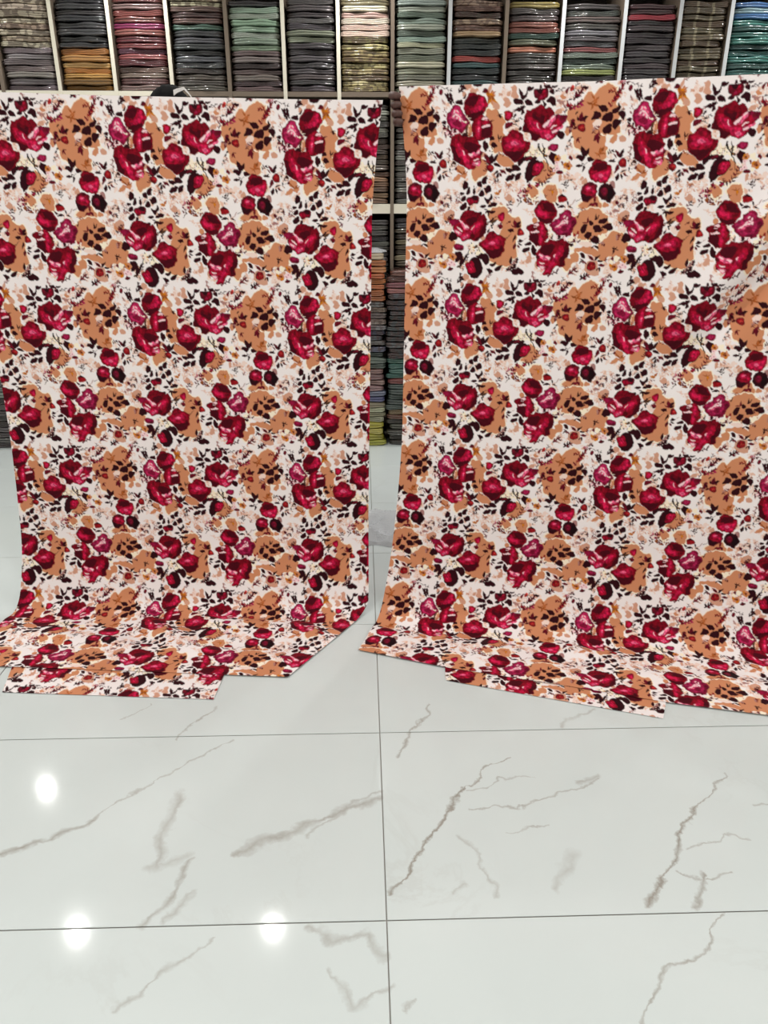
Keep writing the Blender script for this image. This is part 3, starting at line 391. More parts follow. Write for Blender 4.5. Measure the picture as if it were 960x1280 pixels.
for w, st, pl in VEINS:
    for a, b in zip(pl[:-1], pl[1:]):
        A, B = floor_at(*a), floor_at(*b); d = B - A; A[2] = d[2] = 0
        pa = k.n('ShaderNodeVectorMath', {0: flat, 1: tuple(A)}, operation='SUBTRACT').outputs[0]
        dt = k.n('ShaderNodeVectorMath', {0: pa, 1: tuple(d / (d @ d))}, operation='DOT_PRODUCT').outputs['Value']
        cl = k.math('MAXIMUM', k.math('MINIMUM', dt, 1.0), 0.0)
        sc = k.n('ShaderNodeVectorMath', {0: tuple(d)}, operation='SCALE'); k.s(sc.inputs['Scale'], cl)
        ds = k.n('ShaderNodeVectorMath', {0: pa, 1: sc}, operation='DISTANCE').outputs['Value']
        g = k.math('MULTIPLY', k.math('SUBTRACT', 1.0, k.math('MULTIPLY', ds, k.math('DIVIDE', winv, w)), True), st)
        acc = g if acc is None else k.math('MAXIMUM', acc, g)
nb = k.n('ShaderNodeTexNoise', {'Vector': pos, 'Scale': 26.0, 'Detail': 4.0})
vein = k.math('MULTIPLY', acc, k.math('MULTIPLY_ADD', nb.outputs[0], 1.5, False) if False else k.math('MULTIPLY', k.math('ADD', nb.outputs[0], 0.25), 1.35), True)
oi = k.n('ShaderNodeObjectInfo')
tv = k.n('ShaderNodeVectorMath', {0: pos}, operation='ADD'); cmb = k.n('ShaderNodeCombineXYZ', {0: k.math('MULTIPLY', oi.outputs['Random'], 37.0), 1: k.math('MULTIPLY', oi.outputs['Random'], 91.0), 2: 0.0}); k.s(tv.inputs[1], cmb.outputs[0])
n2 = k.n('ShaderNodeTexNoise', {'Vector': tv, 'Scale': 1.6, 'Detail': 7.0, 'Roughness': 0.62, 'Distortion': 0.8})
fv = k.math('SUBTRACT', 1.0, k.math('MULTIPLY', k.math('ABSOLUTE', k.math('SUBTRACT', n2.outputs[0], 0.5)), 60.0), True)
msk = k.n('ShaderNodeTexNoise', {'Vector': tv, 'Scale': 1.1, 'Detail': 2.0})
fv = k.math('MULTIPLY', fv, k.math('MULTIPLY', k.math('SUBTRACT', msk.outputs[0], 0.52), 2.2, True))
n3 = k.n('ShaderNodeTexNoise', {'Vector': tv, 'Scale': 2.4, 'Detail': 5.0})
base = k.mix(n3.outputs[0], lin((205, 213, 212)), lin((216, 222, 221)))
c1 = k.mix(k.math('MULTIPLY', fv, 0.35), base, lin((165, 160, 152)))
c2 = k.mix(k.math('MULTIPLY', vein, 0.85, True), c1, lin((146, 138, 128)))
k.p(Base_Color=c2, Roughness=0.085, Specular_IOR_Level=0.22, Coat_Weight=0.0)
M['marble'] = k.m
# ---------------------------------------------------------------- room shell
XL, XR, YF, YB, ZC = -4.0, 4.0, -4.2, 5.32, 2.74
def slab(name, *b, mat, kind='structure'):
    bm = bmesh.new(); box(bm, *b); return tag(link(name, bm_mesh(bm, name), mat), None, kind=kind)
floor = slab('floor', XL, XR, YF, YB, -0.12, -0.004, mat=M['grout'])
slab('ceiling', XL, XR, YF, YB, ZC, ZC + 0.1, mat=M['ceiling'])
slab('wall_back', XL, XR, YB, YB + 0.12, -0.12, ZC, mat=M['wall'])
slab('wall_front', XL, XR, YF - 0.12, YF, -0.12, ZC, mat=M['wall'])
slab('wall_left', XL - 0.12, XL, YF, YB, -0.12, ZC, mat=M['wall'])
slab('wall_right', XR, XR + 0.12, YF, YB, -0.12, ZC, mat=M['wall'])
# floor tiles: 1.2 x 0.6 m, slightly pillowed edges, 2 mm joints
TW, TD, J = 1.2, 0.6, 0.0011
def tile_mesh():
    bm = bmesh.new()
    xs = [J, J + .0012, .5 * TW, TW - J - .0012, TW - J]; ys = [J, J + .0012, TD - J - .0012, TD - J]
    def h(a, n): return {0: -.0010, n - 1: -.0010}.get(a, 0.0)
    g = [[bm.verts.new((x, y, min(h(i, len(xs)), h(j, len(ys))))) for i, x in enumerate(xs)] for j, y in enumerate(ys)]
    for j in range(len(ys) - 1):
        for i in range(len(xs) - 1): bm.faces.new((g[j][i], g[j][i + 1], g[j + 1][i + 1], g[j + 1][i]))
    return bm_mesh(bm, 'tile')
tm = tile_mesh(); tm.materials.append(M['marble'])
for i in range(-4, 4):
    for j in range(-3, 8):
        x, y = 0.038 + TW * i, 1.108 + TD * (j - 2)
        if x + TW < XL + .1 or x > XR - .1 or y < -1.0 or y + TD > YB: continue
        if x < XL or x + TW > XR: continue
        t_ = link('tile', tm, parent=floor, loc=(x, y, 0)); t_.parent = floor
# ---------------------------------------------------------------- ceiling downlights
M['lamp_ring'] = plain('white_lamp_ring', (235, 235, 232), 0.4)
k = NT('lamp_glow'); k.p(Base_Color=(1, 1, 1, 1), Emission_Color=(1.0, 0.985, 0.965, 1), Emission_Strength=12.0); M['lamp_glow'] = k.m
def ring_mesh():
    bm = bmesh.new(); n = 24; pr = [(.095, 0), (.098, -.006), (.085, -.010), (.040, -.007), (.033, .0)]
    R = [[bm.verts.new((r * math.cos(2 * math.pi * q / n), r * math.sin(2 * math.pi * q / n), z)) for q in range(n)] for r, z in pr]
    for a, b in zip(R[:-1], R[1:]):
        for q in range(n): bm.faces.new((a[q], a[(q + 1) % n], b[(q + 1) % n], b[q]))
    return bm_mesh(bm, 'ring', True)
def disc_mesh():
    bm = bmesh.new(); bmesh.ops.create_circle(bm, cap_ends=True, segments=24, radius=.034)
    bmesh.ops.reverse_faces(bm, faces=bm.faces[:]); return bm_mesh(bm, 'lens')
rm, dm = ring_mesh(), disc_mesh(); rm.materials.append(M['lamp_ring']); dm.materials.append(M['lamp_glow'])
N_LAMP = [0]
def downlight(x, y, w):
    N_LAMP[0] += 1
    e = tag(empty('downlight_offscreen', (x, y, ZC)), 'round recessed white downlight in the ceiling', 'lamp', 'ceiling downlights')
    link('trim_ring', rm, parent=e); link('lens_offscreen', dm, parent=e, loc=(0, 0, -.003))
    l = bpy.data.lights.new('downlight_beam_%d_offscreen' % N_LAMP[0], 'AREA'); l.shape = 'DISK'; l.size = .06; l.energy = w; l.color = (1.0, 0.985, 0.965); l.spread = math.radians(165)
    lo = bpy.data.objects.new('downlight_beam_%d_offscreen' % N_LAMP[0], l); col.objects.link(lo); lo.parent = e; lo.location = (0, 0, -.012)
for x in (-2.98, -1.79, -0.59, 0.62, 1.82, 2.98):
    for y in (3.32, 1.7, 0.1, -1.5, -3.0): downlight(x, y, LAMP_W)
for x in (-2.46, -1.25, 0.0, 1.25, 2.46): downlight(x, 4.56, LAMP_W)
# ---------------------------------------------------------------- shelving along the back wall
SY, SD = 4.85, 0.36                                                    # front plane and depth of the shelving
DIV = [-2.36, -2.02, -1.70, -1.385, -1.065, -0.74, -0.424, -0.116, 0.190, 0.512, 0.830, 1.150, 1.498, 1.811, 2.102, 2.42, 2.74]
ZB = [(0.06, 0.10), (0.93, 0.97), (1.368, 1.422), (1.992, 2.017), (2.62, 2.645)]
shelf = tag(empty('fabric_shelving', (0, SY, 0)), 'tall pigeonhole shelving filled with folded fabric along the back wall', 'shelving')
warm = {2, 3, 6, 7, 9}
for q, x in enumerate(DIV):
    bm = bmesh.new(); box(bm, -.0095, .0095, .004, SD, 0, 2.645, 0); 
    box(bm, -.0105, .0105, 0, .004, 0, 2.645, 1)
    me = bm_mesh(bm, 'upright'); me.materials.append(M['board']); me.materials.append(M['laminate'] if q in (2, 3, 4, 6, 7) else M['laminate_cool'] if q in (9, 11, 12, 13, 14) else M['board'])
    link('upright', me, parent=shelf, loc=(x, 0, 0))
for q, (a, b) in enumerate(ZB):
    for i in range(len(DIV) - 1):
        bm = bmesh.new(); box(bm, DIV[i] + .0106, DIV[i + 1] - .0106, .003, SD, a, b, 0)
        for f in bm.faces:
            if f.normal.y < -.5 or abs(f.calc_center_median().y - .003) < 1e-5: f.material_index = 1
        me = bm_mesh(bm, 'shelf_board'); me.materials.append(M['board'])
        me.materials.append(M['laminate'] if (q == 2 or (q == 3 and i < 4)) else M['board']); link('shelf_board', me, parent=shelf)
bm = bmesh.new(); box(bm, DIV[0], DIV[-1], SD + .0005, SD + .012, 0, 2.645); link('back_panel', bm_mesh(bm, 'back_panel'), M['board_dark'], parent=shelf)
# ---------------------------------------------------------------- folded fabric in clear sleeves
def pack_material(name, pattern):
    k = NT(name); oi = k.n('ShaderNodeObjectInfo'); tc = k.n('ShaderNodeTexCoord')
    seed = k.math('MULTIPLY', oi.outputs['Random'], 50.0)
    sh = k.n('ShaderNodeCombineXYZ', {0: seed, 1: 0.0, 2: seed}); ov = k.n('ShaderNodeVectorMath', {0: tc.outputs['Object'], 1: sh}, operation='ADD').outputs[0]
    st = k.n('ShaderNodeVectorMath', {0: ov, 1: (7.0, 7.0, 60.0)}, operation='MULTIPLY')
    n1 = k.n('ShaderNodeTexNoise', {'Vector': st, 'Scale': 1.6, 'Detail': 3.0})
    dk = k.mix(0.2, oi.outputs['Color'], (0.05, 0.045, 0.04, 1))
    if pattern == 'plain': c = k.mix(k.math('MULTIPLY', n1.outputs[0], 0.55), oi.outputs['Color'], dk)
    elif pattern == 'print':
        n2 = k.n('ShaderNodeTexVoronoi', {'Vector': ov, 'Scale': 34.0}); f = k.math('GREATER_THAN', k.math('ADD', n2.outputs['Distance'], k.math('MULTIPLY', n1.outputs[0], .35)), 0.66)
        c = k.mix(k.math('MULTIPLY', f, 0.8), oi.outputs['Color'], k.mix(0.8, oi.outputs['Color'], (0.055, 0.02, 0.016, 1)))
    else:
        wv = k.n('ShaderNodeTexWave', {'Vector': tc.outputs['Object'], 'Scale': 3.2, 'Distortion': 0.3}); f = k.math('GREATER_THAN', wv.outputs[1], 0.93)
        c = k.mix(k.math('MULTIPLY', f, 0.45), k.mix(k.math('MULTIPLY', n1.outputs[0], 0.5), oi.outputs['Color'], dk), lin((190, 180, 150)))
    nb = k.n('ShaderNodeTexNoise', {'Vector': k.n('ShaderNodeVectorMath', {0: ov, 1: (22.0, 22.0, 40.0)}, operation='MULTIPLY'), 'Scale': 1.0, 'Detail': 3.0, 'Roughness': .6})
    bp = k.bump(nb.outputs[0], 0.9, 0.010)
    k.p(Base_Color=c, Roughness=0.62, Coat_Weight=1.0, Coat_IOR=1.75, Coat_Roughness=0.07, Coat_Normal=bp, Normal=k.bump(nb.outputs[0], .3, .004), Specular_IOR_Level=0.3)
    return k.m
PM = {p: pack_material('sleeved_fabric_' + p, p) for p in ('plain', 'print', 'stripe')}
PW, PD, PH = 0.285, 0.27, 0.03
def pack_mesh(seed, mat):
    r = random.Random(seed); bm = bmesh.new(); nx = 17; rows = []
    ph = [r.uniform(0, 6.28) for _ in range(4)]; am = r.uniform(.0006, .0026); tilt = r.uniform(-.003, .003)
    sec = []
    nl = r.choice((2, 2, 3)); 
    for lb in range(nl):                                                # folded layers bulging to the front (-y)
        for q in range(5): a = -math.pi / 2 - q * math.pi / 4; sec.append((-.22 + math.cos(a) * .28, -.5 + (lb + .5 + math.sin(a) * .5) / nl))
    for i in range(nx):
        t = i / (nx - 1); x = (t - .5) * PW; end = min(1, .25 + 2.6 * math.sin(math.pi * t) ** .6) if 0 < t < 1 else .25
        hh = PH * (.62 + .38 * min(1, end)) * (1 + .10 * math.sin(3 * t * 3.1 + ph[0])); dz = am * math.sin(2.2 * t * 3.14 + ph[1]) + tilt * (t - .5); yo = .010 * math.sin(4 * t + ph[2]) + .004 * math.sin(11 * t + ph[3]) + (.012 if i in (0, nx - 1) else 0)
        ring = [(yo + PH * .55 + PH * .55 * 2 * c, dz + s * hh) for c, s in sec] + [(PD, dz + .5 * hh), (PD, dz - .5 * hh)]
        rows.append([bm.verts.new((x, y, z + PH / 2)) for y, z in ring])
    n = len(rows[0])
    for a, b in zip(rows[:-1], rows[1:]):
        for q in range(n): bm.faces.new((a[q], b[q], b[(q + 1) % n], a[(q + 1) % n]))
    lo = min(v.co.z for v in bm.verts); hi = max(v.co.z for v in bm.verts)
    for v in bm.verts: v.co.z = (v.co.z - lo) / (hi - lo) * PH
    bm.faces.new(rows[0]); bm.faces.new(rows[-1][::-1])
    bmesh.ops.recalc_face_normals(bm, faces=bm.faces[:])
    me = bm_mesh(bm, 'folded_fabric', True); me.materials.append(mat); return me
PMESH = {p: [pack_mesh(10 * i + q, m) for q in range(7)] for i, (p, m) in enumerate(PM.items())}
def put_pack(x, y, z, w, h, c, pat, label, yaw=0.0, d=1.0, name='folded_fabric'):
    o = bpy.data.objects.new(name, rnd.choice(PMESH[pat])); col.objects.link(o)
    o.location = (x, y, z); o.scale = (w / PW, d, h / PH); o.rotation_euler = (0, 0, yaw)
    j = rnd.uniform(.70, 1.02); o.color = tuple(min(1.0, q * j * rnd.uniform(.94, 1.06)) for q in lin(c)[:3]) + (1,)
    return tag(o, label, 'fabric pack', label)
def stack(x0, x1, y, z0, segs, th=.0300, jx=.004, yaw=.02):
    """segs: (top z, [colours], pattern, label) from the bottom up; the packs rest on one another"""
    z = z0
    for top, cols, pat, label in segs:
        i = 0
        while z + th * .5 < top:
            h = th * rnd.uniform(.86, 1.14); w = (x1 - x0) - rnd.uniform(.004, .026)
            put_pack((x0 + x1) / 2 + rnd.uniform(-jx, jx) * .5, y + rnd.uniform(-.006, .016), z, w, h * .997, cols[i % len(cols)], pat, label, rnd.uniform(-yaw, yaw) * .3); z += h; i += 1
    return z
def cell(i): return DIV[i] + .012, DIV[i + 1] - .012
def zt(y): return float(at_y(480, y, SY)[2])                             # photograph row -> height on the shelf front
Z3 = ZB[3][1] + .0005; TOP = 2.475
S = lambda i, *segs: stack(*cell(i), SY + .012, Z3, segs)
S(0, (zt(75), [(96, 44, 44), (74, 40, 40)], 'plain', 'dark red folded fabric in the end pigeonhole of the upper shelf'))
S(1, (zt(60), [(138, 128, 130), (112, 104, 106), (150, 142, 142)], 'plain', 'grey mauve folded fabric under the cream and brown printed packs'), (TOP, [(226, 212, 190), (206, 188, 166)], 'print', 'cream and brown printed folded fabric stacked on grey mauve packs'))
S(2, (zt(98), [(140, 98, 34), (120, 84, 30)], 'plain', 'ochre brown folded fabric at the bottom of the stack with tan orange packs'), (zt(64), [(214, 156, 88), (200, 134, 70), (216, 170, 108)], 'plain', 'tan orange folded fabric under the near-black packs'), (TOP, [(50, 50, 53), (40, 40, 44), (64, 64, 66)], 'plain', 'near-black folded fabric stacked on tan orange packs'))
S(3, (zt(88), [(122, 100, 92), (96, 60, 58), (140, 122, 112)], 'plain', 'brown grey folded fabric at the bottom of the wine red stack'), (zt(42), [(100, 34, 44), (150, 84, 80), (92, 50, 70), (122, 56, 60)], 'plain', 'wine red and plum folded fabric beneath the magenta and gold packs'), (zt(33), [(132, 34, 84), (196, 168, 104)], 'plain', 'magenta and gold folded fabric in the middle of the wine red stack'), (TOP, [(104, 46, 44), (128, 66, 60), (140, 110, 108)], 'plain', 'reddish brown folded fabric above the magenta and gold packs'))
S(4, (zt(86), [(92, 84, 78), (76, 68, 64)], 'plain', 'grey brown folded fabric at the bottom of the charcoal stack'), (zt(42), [(58, 60, 64), (80, 82, 86), (50, 50, 54)], 'plain', 'charcoal folded fabric below the teal pack'), (zt(32), [(70, 100, 88)], 'plain', 'teal folded fabric just under the gold one'), (zt(27), [(206, 174, 100)], 'plain', 'gold folded fabric between teal and brown plum packs'), (zt(11), [(110, 80, 76), (84, 60, 60)], 'plain', 'brown plum folded fabric above the gold pack'), (TOP, [(206, 198, 170)], 'print', 'cream and dark printed folded fabric topping the charcoal stack'))
S(5, (zt(62), [(110, 92, 94), (92, 76, 78), (130, 114, 112)], 'plain', 'mauve brown folded fabric beneath the mint green packs'), (zt(12), [(172, 194, 172), (150, 174, 152), (186, 202, 182)], 'plain', 'mint green folded fabric on mauve brown packs'), (TOP, [(52, 50, 54)], 'plain', 'charcoal folded fabric on top of the mint green packs'))
S(6, (zt(55), [(82, 74, 78), (66, 60, 64), (94, 86, 88)], 'plain', 'purple grey folded fabric below the two sage green packs'), (zt(36), [(170, 182, 158), (120, 128, 108)], 'plain', 'sage green folded fabric amid purple grey packs'), (TOP, [(78, 70, 74), (104, 100, 98), (64, 58, 62)], 'plain', 'purple grey folded fabric above the two sage green packs'))
S(7, (zt(48), [(168, 156, 108), (198, 190, 140), (128, 116, 76)], 'print', 'olive and cream printed folded fabric beneath the pale pink packs'), (zt(8), [(232, 216, 196), (214, 186, 172)], 'plain', 'pale cream pink folded fabric above the olive printed packs'), (TOP, [(120, 110, 84)], 'plain', 'olive brown folded fabric on the pale cream pink packs'))
S(8, (zt(50), [(158, 164, 142), (186, 186, 164), (124, 128, 112)], 'plain', 'pale sage folded fabric in the lower half of its pigeonhole'), (TOP, [(150, 166, 154), (110, 122, 112), (172, 178, 164)], 'plain', 'grey mint folded fabric above the pale sage packs'))
S(9, (zt(76), [(54, 62, 64), (62, 92, 92), (44, 44, 48)], 'plain', 'dark teal and black folded fabric below the coral red pack'), (zt(69), [(176, 74, 66)], 'plain', 'coral red folded fabric on dark teal packs'), (zt(42), [(44, 50, 52), (58, 64, 64)], 'plain', 'black green folded fabric between coral red and beige packs'), (zt(34), [(196, 168, 128)], 'plain', 'beige folded fabric above the black green packs'), (TOP, [(122, 92, 80), (170, 150, 126), (90, 78, 70)], 'print', 'brown and cream printed folded fabric topping the dark teal stack'))
S(10, (zt(66), [(74, 68, 66), (92, 86, 82), (58, 54, 52)], 'plain', 'dark taupe folded fabric beneath the salmon pack'), (zt(57), [(206, 136, 108)], 'plain', 'bright salmon folded fabric on dark taupe packs'), (zt(40), [(88, 88, 70), (42, 70, 60)], 'plain', 'olive and dark green folded fabric above the bright salmon pack'), (zt(28), [(150, 92, 80)], 'plain', 'dull rust folded fabric amid dark packs'), (zt(8), [(84, 74, 72), (64, 60, 58)], 'plain', 'smoky brown folded fabric above the dull rust pack'), (TOP, [(148, 130, 72)], 'plain', 'mustard folded fabric atop the smoky brown packs'))
S(11, (zt(96), [(60, 56, 56)], 'plain', 'blackish folded fabric under the lime edged packs'), (zt(82), [(152, 168, 96), (104, 92, 92)], 'plain', 'lime green folded fabric low in the mixed grey stack'), (zt(66), [(116, 128, 118), (90, 104, 98)], 'plain', 'grey green folded fabric above the lime green packs'), (zt(58), [(130, 70, 72)], 'plain', 'rose brown folded fabric in the mixed grey stack'), (zt(38), [(120, 116, 122), (92, 88, 94)], 'plain', 'silver grey folded fabric above the rose brown pack'), (TOP, [(62, 56, 56), (90, 74, 72), (48, 52, 48)], 'plain', 'sooty folded fabric topping the mixed grey stack'))
S(12, (zt(22), [(60, 52, 56), (72, 60, 64), (48, 42, 46)], 'plain', 'glossy plum black folded fabric below the crimson pack'), (zt(13), [(172, 60, 72)], 'plain', 'crimson folded fabric on glossy plum black packs'), (TOP, [(74, 50, 54)], 'plain', 'dark plum folded fabric above the crimson pack'))
S(13, (TOP, [(104, 92, 70), (88, 76, 56), (98, 80, 64)], 'stripe', 'khaki brown folded fabric with pale vertical stripes'))
S(14, (zt(22), [(28, 92, 86), (22, 72, 68), (40, 108, 98)], 'plain', 'deep teal folded fabric under the blue packs'), (TOP, [(54, 100, 150), (120, 140, 150)], 'plain', 'blue folded fabric on deep teal packs'))
# the two pigeonholes that show between the hanging cloths
Z2 = ZB[2][1] + .0005; Z1 = ZB[1][1] + .0005
stack(*cell(7), SY + .012, Z2, [(zt(212), [(132, 104, 80), (164, 134, 104), (110, 84, 66)], 'plain', 'tan brown folded fabric resting on the cream middle shelf'), (zt(176), [(104, 88, 76), (82, 70, 62)], 'plain', 'drab brown folded fabric above the tan brown packs'), (zt(130), [(96, 92, 86), (168, 170, 162), (76, 74, 70)], 'plain', 'grey folded fabric with pale edges above the drab brown packs')])
stack(*cell(8), SY + .012, Z2, [(zt(130), [(104, 102, 96), (76, 72, 68), (134, 134, 126)], 'plain', 'stone grey folded fabric beside the tan brown packs on the middle shelf')])
stack(*cell(7), SY + .012, Z1, [(zt(276), [(84, 82, 80), (104, 102, 98), (70, 68, 68)], 'plain', 'slate grey folded fabric under the cream middle shelf')])
stack(*cell(8), SY + .012, Z1, [(zt(286), [(96, 86, 72), (150, 140, 118), (74, 66, 58)], 'plain', 'brown and cream folded fabric beside the slate grey packs'), (zt(274), [(66, 64, 70)], 'plain', 'dark slate folded fabric lying on the brown and cream packs')])
# piles standing on the floor in front of the shelving
PY = 4.52
def zp(y): return float(at_y(480, y, PY)[2])
def pile(x0, x1, segs, th):
    z = 0.0005
    for top, cols, pat, label in segs:
        i = 0
        while z + th * .5 < zp(top):
            h = th * rnd.uniform(.85, 1.15); put_pack((x0 + x1) / 2 + rnd.uniform(-.012, .012), PY + rnd.uniform(-.008, .012), z, x1 - x0 - rnd.uniform(0, .02), h * .997, cols[i % len(cols)], pat, label, rnd.uniform(-.03, .03), name='fabric_bundle'); z += h; i += 1
    return z
zA = pile(-0.145, 0.140, [(527, [(170, 168, 60), (150, 146, 44), (182, 180, 96)], 'plain', 'yellow olive fabric pack at the foot of the floor pile'), (503, [(176, 174, 150), (150, 148, 120)], 'plain', 'pale grey yellow fabric pack above the yellow olive ones'), (488, [(92, 92, 130), (112, 116, 140)], 'plain', 'bluish violet fabric pack in the floor pile'), (463, [(134, 100, 104), (150, 120, 112)], 'plain', 'dusty mauve fabric pack above the bluish violet ones'), (440, [(72, 82, 78), (92, 102, 96)], 'plain', 'dark green grey fabric pack above the dusty mauve ones'),
      (404, [(84, 88, 104), (120, 116, 118), (70, 72, 84)], 'print', 'blue grey printed fabric pack in the floor pile'), (380, [(128, 112, 100), (104, 100, 100)], 'print', 'brown grey printed fabric pack under the orange brown ones'), (322, [(188, 114, 64), (172, 98, 52), (196, 128, 82)], 'plain', 'orange brown fabric pack near the top of the floor pile'), (313, [(200, 186, 160)], 'plain', 'pale straw fabric pack on the orange brown ones')], .034)
pile(0.150, 0.436, [(526, [(70, 66, 62), (86, 82, 76)], 'plain', 'dark taupe fabric pack at the foot of the darker floor pile'), (512, [(104, 70, 54), (130, 112, 84)], 'plain', 'brown fabric pack low in the darker floor pile'), (478, [(82, 94, 88), (70, 80, 76)], 'plain', 'grey green fabric pack in the darker floor pile'), (472, [(112, 50, 46)], 'plain', 'brick red fabric pack under the sea green ones'), (448, [(60, 104, 92), (78, 120, 106)], 'plain', 'sea green fabric pack in the darker floor pile'), (366, [(56, 58, 62), (46, 48, 52), (74, 76, 78)], 'print', 'black fabric pack with grey specks in the darker floor pile'), (352, [(150, 96, 98), (128, 72, 76)], 'plain', 'glossy rose brown fabric pack over the black ones'), (342, [(106, 66, 58)], 'plain', 'dark rust fabric pack on top of the darker floor pile')], .032)
pile(-2.46, -2.13, [(528, [(74, 66, 68), (96, 90, 90)], 'plain', 'dark mauve grey fabric pack at the foot of the pile by the end'), (492, [(56, 46, 48), (84, 78, 78)], 'plain', 'blackish brown fabric pack in the pile by the end'), (472, [(110, 122, 118)], 'plain', 'pale slate fabric pack in the pile by the end'), (425, [(176, 168, 104), (150, 140, 92), (190, 180, 130)], 'plain', 'straw yellow fabric pack topping the pile by the end')], .034)

# the packs further along the lower shelves, hidden behind the hanging cloths: one joined mass
k = NT('sleeved_fabric_mixed'); ri = k.n('ShaderNodeNewGeometry').outputs['Random Per Island']
nb = k.n('ShaderNodeTexNoise', {'Scale': 60.0, 'Detail': 3.0})
k.p(Base_Color=k.ramp(ri, [(0.0, lin((70, 66, 64))), (0.2, lin((120, 98, 80))), (0.4, lin((60, 84, 80))), (0.6, lin((140, 136, 126))), (0.8, lin((104, 60, 60))), (1.0, lin((58, 58, 64)))]), Roughness=.55, Coat_Weight=.8, Coat_Roughness=.1, Coat_Normal=k.bump(nb.outputs[0], .6, .006))
bm = bmesh.new()
for ci in (4, 5, 6, 9, 10, 11):
    for za, zb in ((Z2, 1.95), (Z1, 1.30), (0.105, 0.88)):
        x0, x1 = cell(ci); z = za
        while z + .032 < zb:
            n0 = len(bm.verts); bm.from_mesh(rnd.choice(PMESH['plain'])); bm.verts.ensure_lookup_table(); h = .030 * rnd.uniform(.88, 1.12); w = (x1 - x0 - rnd.uniform(.006, .026)) / PW
            for v in bm.verts[n0:]: v.co = Vector((v.co.x * w + (x0 + x1) / 2, v.co.y + SY + .014, v.co.z * h / PH * .997 + z))
            z += h
me = bm_mesh(bm, 'shelved_fabric', True); me.materials.clear()
for p in me.polygons: p.material_index = 0
tag(link('shelved_fabric', me, k.m), 'mixed folded fabric filling the lower pigeonholes behind the cloths', 'fabric', kind='stuff')
# ---------------------------------------------------------------- the two hanging rose-print cloths
def smooth_noise(n, cut, seed):
    g = np.random.default_rng(seed); f = np.fft.fft2(g.standard_normal((n, n))); q = np.fft.fftfreq(n) * n
    f *= np.exp(-(q[:, None] ** 2 + q[None, :] ** 2) / cut ** 2); r = np.real(np.fft.ifft2(f)); return r / r.std()
def finished_tile():
    a = paint_tile()
    yy, xx = np.mgrid[0:TN, 0:TN]
    dx = smooth_noise(TN, 30, 1) * 1.7 + smooth_noise(TN, 80, 2) * .6; dy = smooth_noise(TN, 30, 3) * 1.7 + smooth_noise(TN, 80, 4) * .6
    a = a[np.rint(yy + dy).astype(int) % TN, np.rint(xx + dx).astype(int) % TN]
    red = np.clip((a[..., 0] - 3 * a[..., 1] - .02) * 9, 0, 1) * (a[..., 1] < .25)           # brushed ink in the petals
    br = np.clip(1 + .30 * smooth_noise(TN, 42, 7) * .8 + .18 * smooth_noise(TN, 95, 8), .45, 1.7)
    a = a * (1 + red[..., None] * (br[..., None] - 1))
    for ax in (0, 1): a = (np.roll(a, 1, ax) + a + np.roll(a, -1, ax)) / 3
    return a
TILE = finished_tile()
def print_colour(u, v):
    x, y = (u % 1.0) * TN, (v % 1.0) * TN; i, j = np.floor(x).astype(int), np.floor(y).astype(int); fx, fy = (x - i)[..., None], (y - j)[..., None]
    g = lambda b, a: TILE[b % TN, a % TN]
    return (g(j, i) * (1 - fx) + g(j, i + 1) * fx) * (1 - fy) + (g(j + 1, i) * (1 - fx) + g(j + 1, i + 1) * fx) * fy
k = NT('rose_print_cotton'); at_ = k.n('ShaderNodeAttribute', attribute_name='print')
k.p(Base_Color=at_.outputs['Color'], Roughness=0.75, Specular_IOR_Level=0.10, Sheen_Weight=0.03)
wn = k.n('ShaderNodeTexNoise', {'Scale': 900.0, 'Detail': 1.0}); k.p(Normal=k.bump(wn.outputs[0], .08, .001))
M['print'] = k.m
def grid_mesh(name, P, C, mat, flip=False):
    nr, nc = P.shape[:2]; me = bpy.data.meshes.new(name); me.vertices.add(nr * nc); me.vertices.foreach_set('co', P.astype('f').ravel())
    idx = np.arange(nr * nc).reshape(nr, nc); q = np.stack([idx[:-1, :-1], idx[1:, :-1], idx[1:, 1:], idx[:-1, 1:]], -1).reshape(-1, 4)
    if flip: q = q[:, ::-1]
    me.loops.add(q.size); me.loops.foreach_set('vertex_index', q.ravel().astype('i')); me.polygons.add(len(q)); me.polygons.foreach_set('loop_start', np.arange(0, q.size, 4, dtype='i'))
    me.update(); me.shade_smooth()
    if C is not None:
        ca = me.color_attributes.new('print', 'FLOAT_COLOR', 'POINT'); ca.data.foreach_set('color', np.concatenate([C, np.ones(C.shape[:2] + (1,))], -1).astype('f').ravel())
    me.materials.append(mat); return me
Z0C = 0.36
def bend_profile():
    q = np.linspace(0, .9, 1801); th = np.where(q < .30, np.radians(22) * (q / .30) ** 1.2, np.radians(22) + np.radians(68) * np.clip((q - .30) / .115, 0, 1) ** 1.0)
    dq = q[1] - q[0]; z = -np.concatenate([[0], np.cumsum(np.cos(th[:-1]) * dq)]); f = np.concatenate([[0], np.cumsum(np.sin(th[:-1]) * dq)])
    return q, f, z - z.min() + .006
BQ, BF, BZ = bend_profile(); Z0C = float(BZ[0])
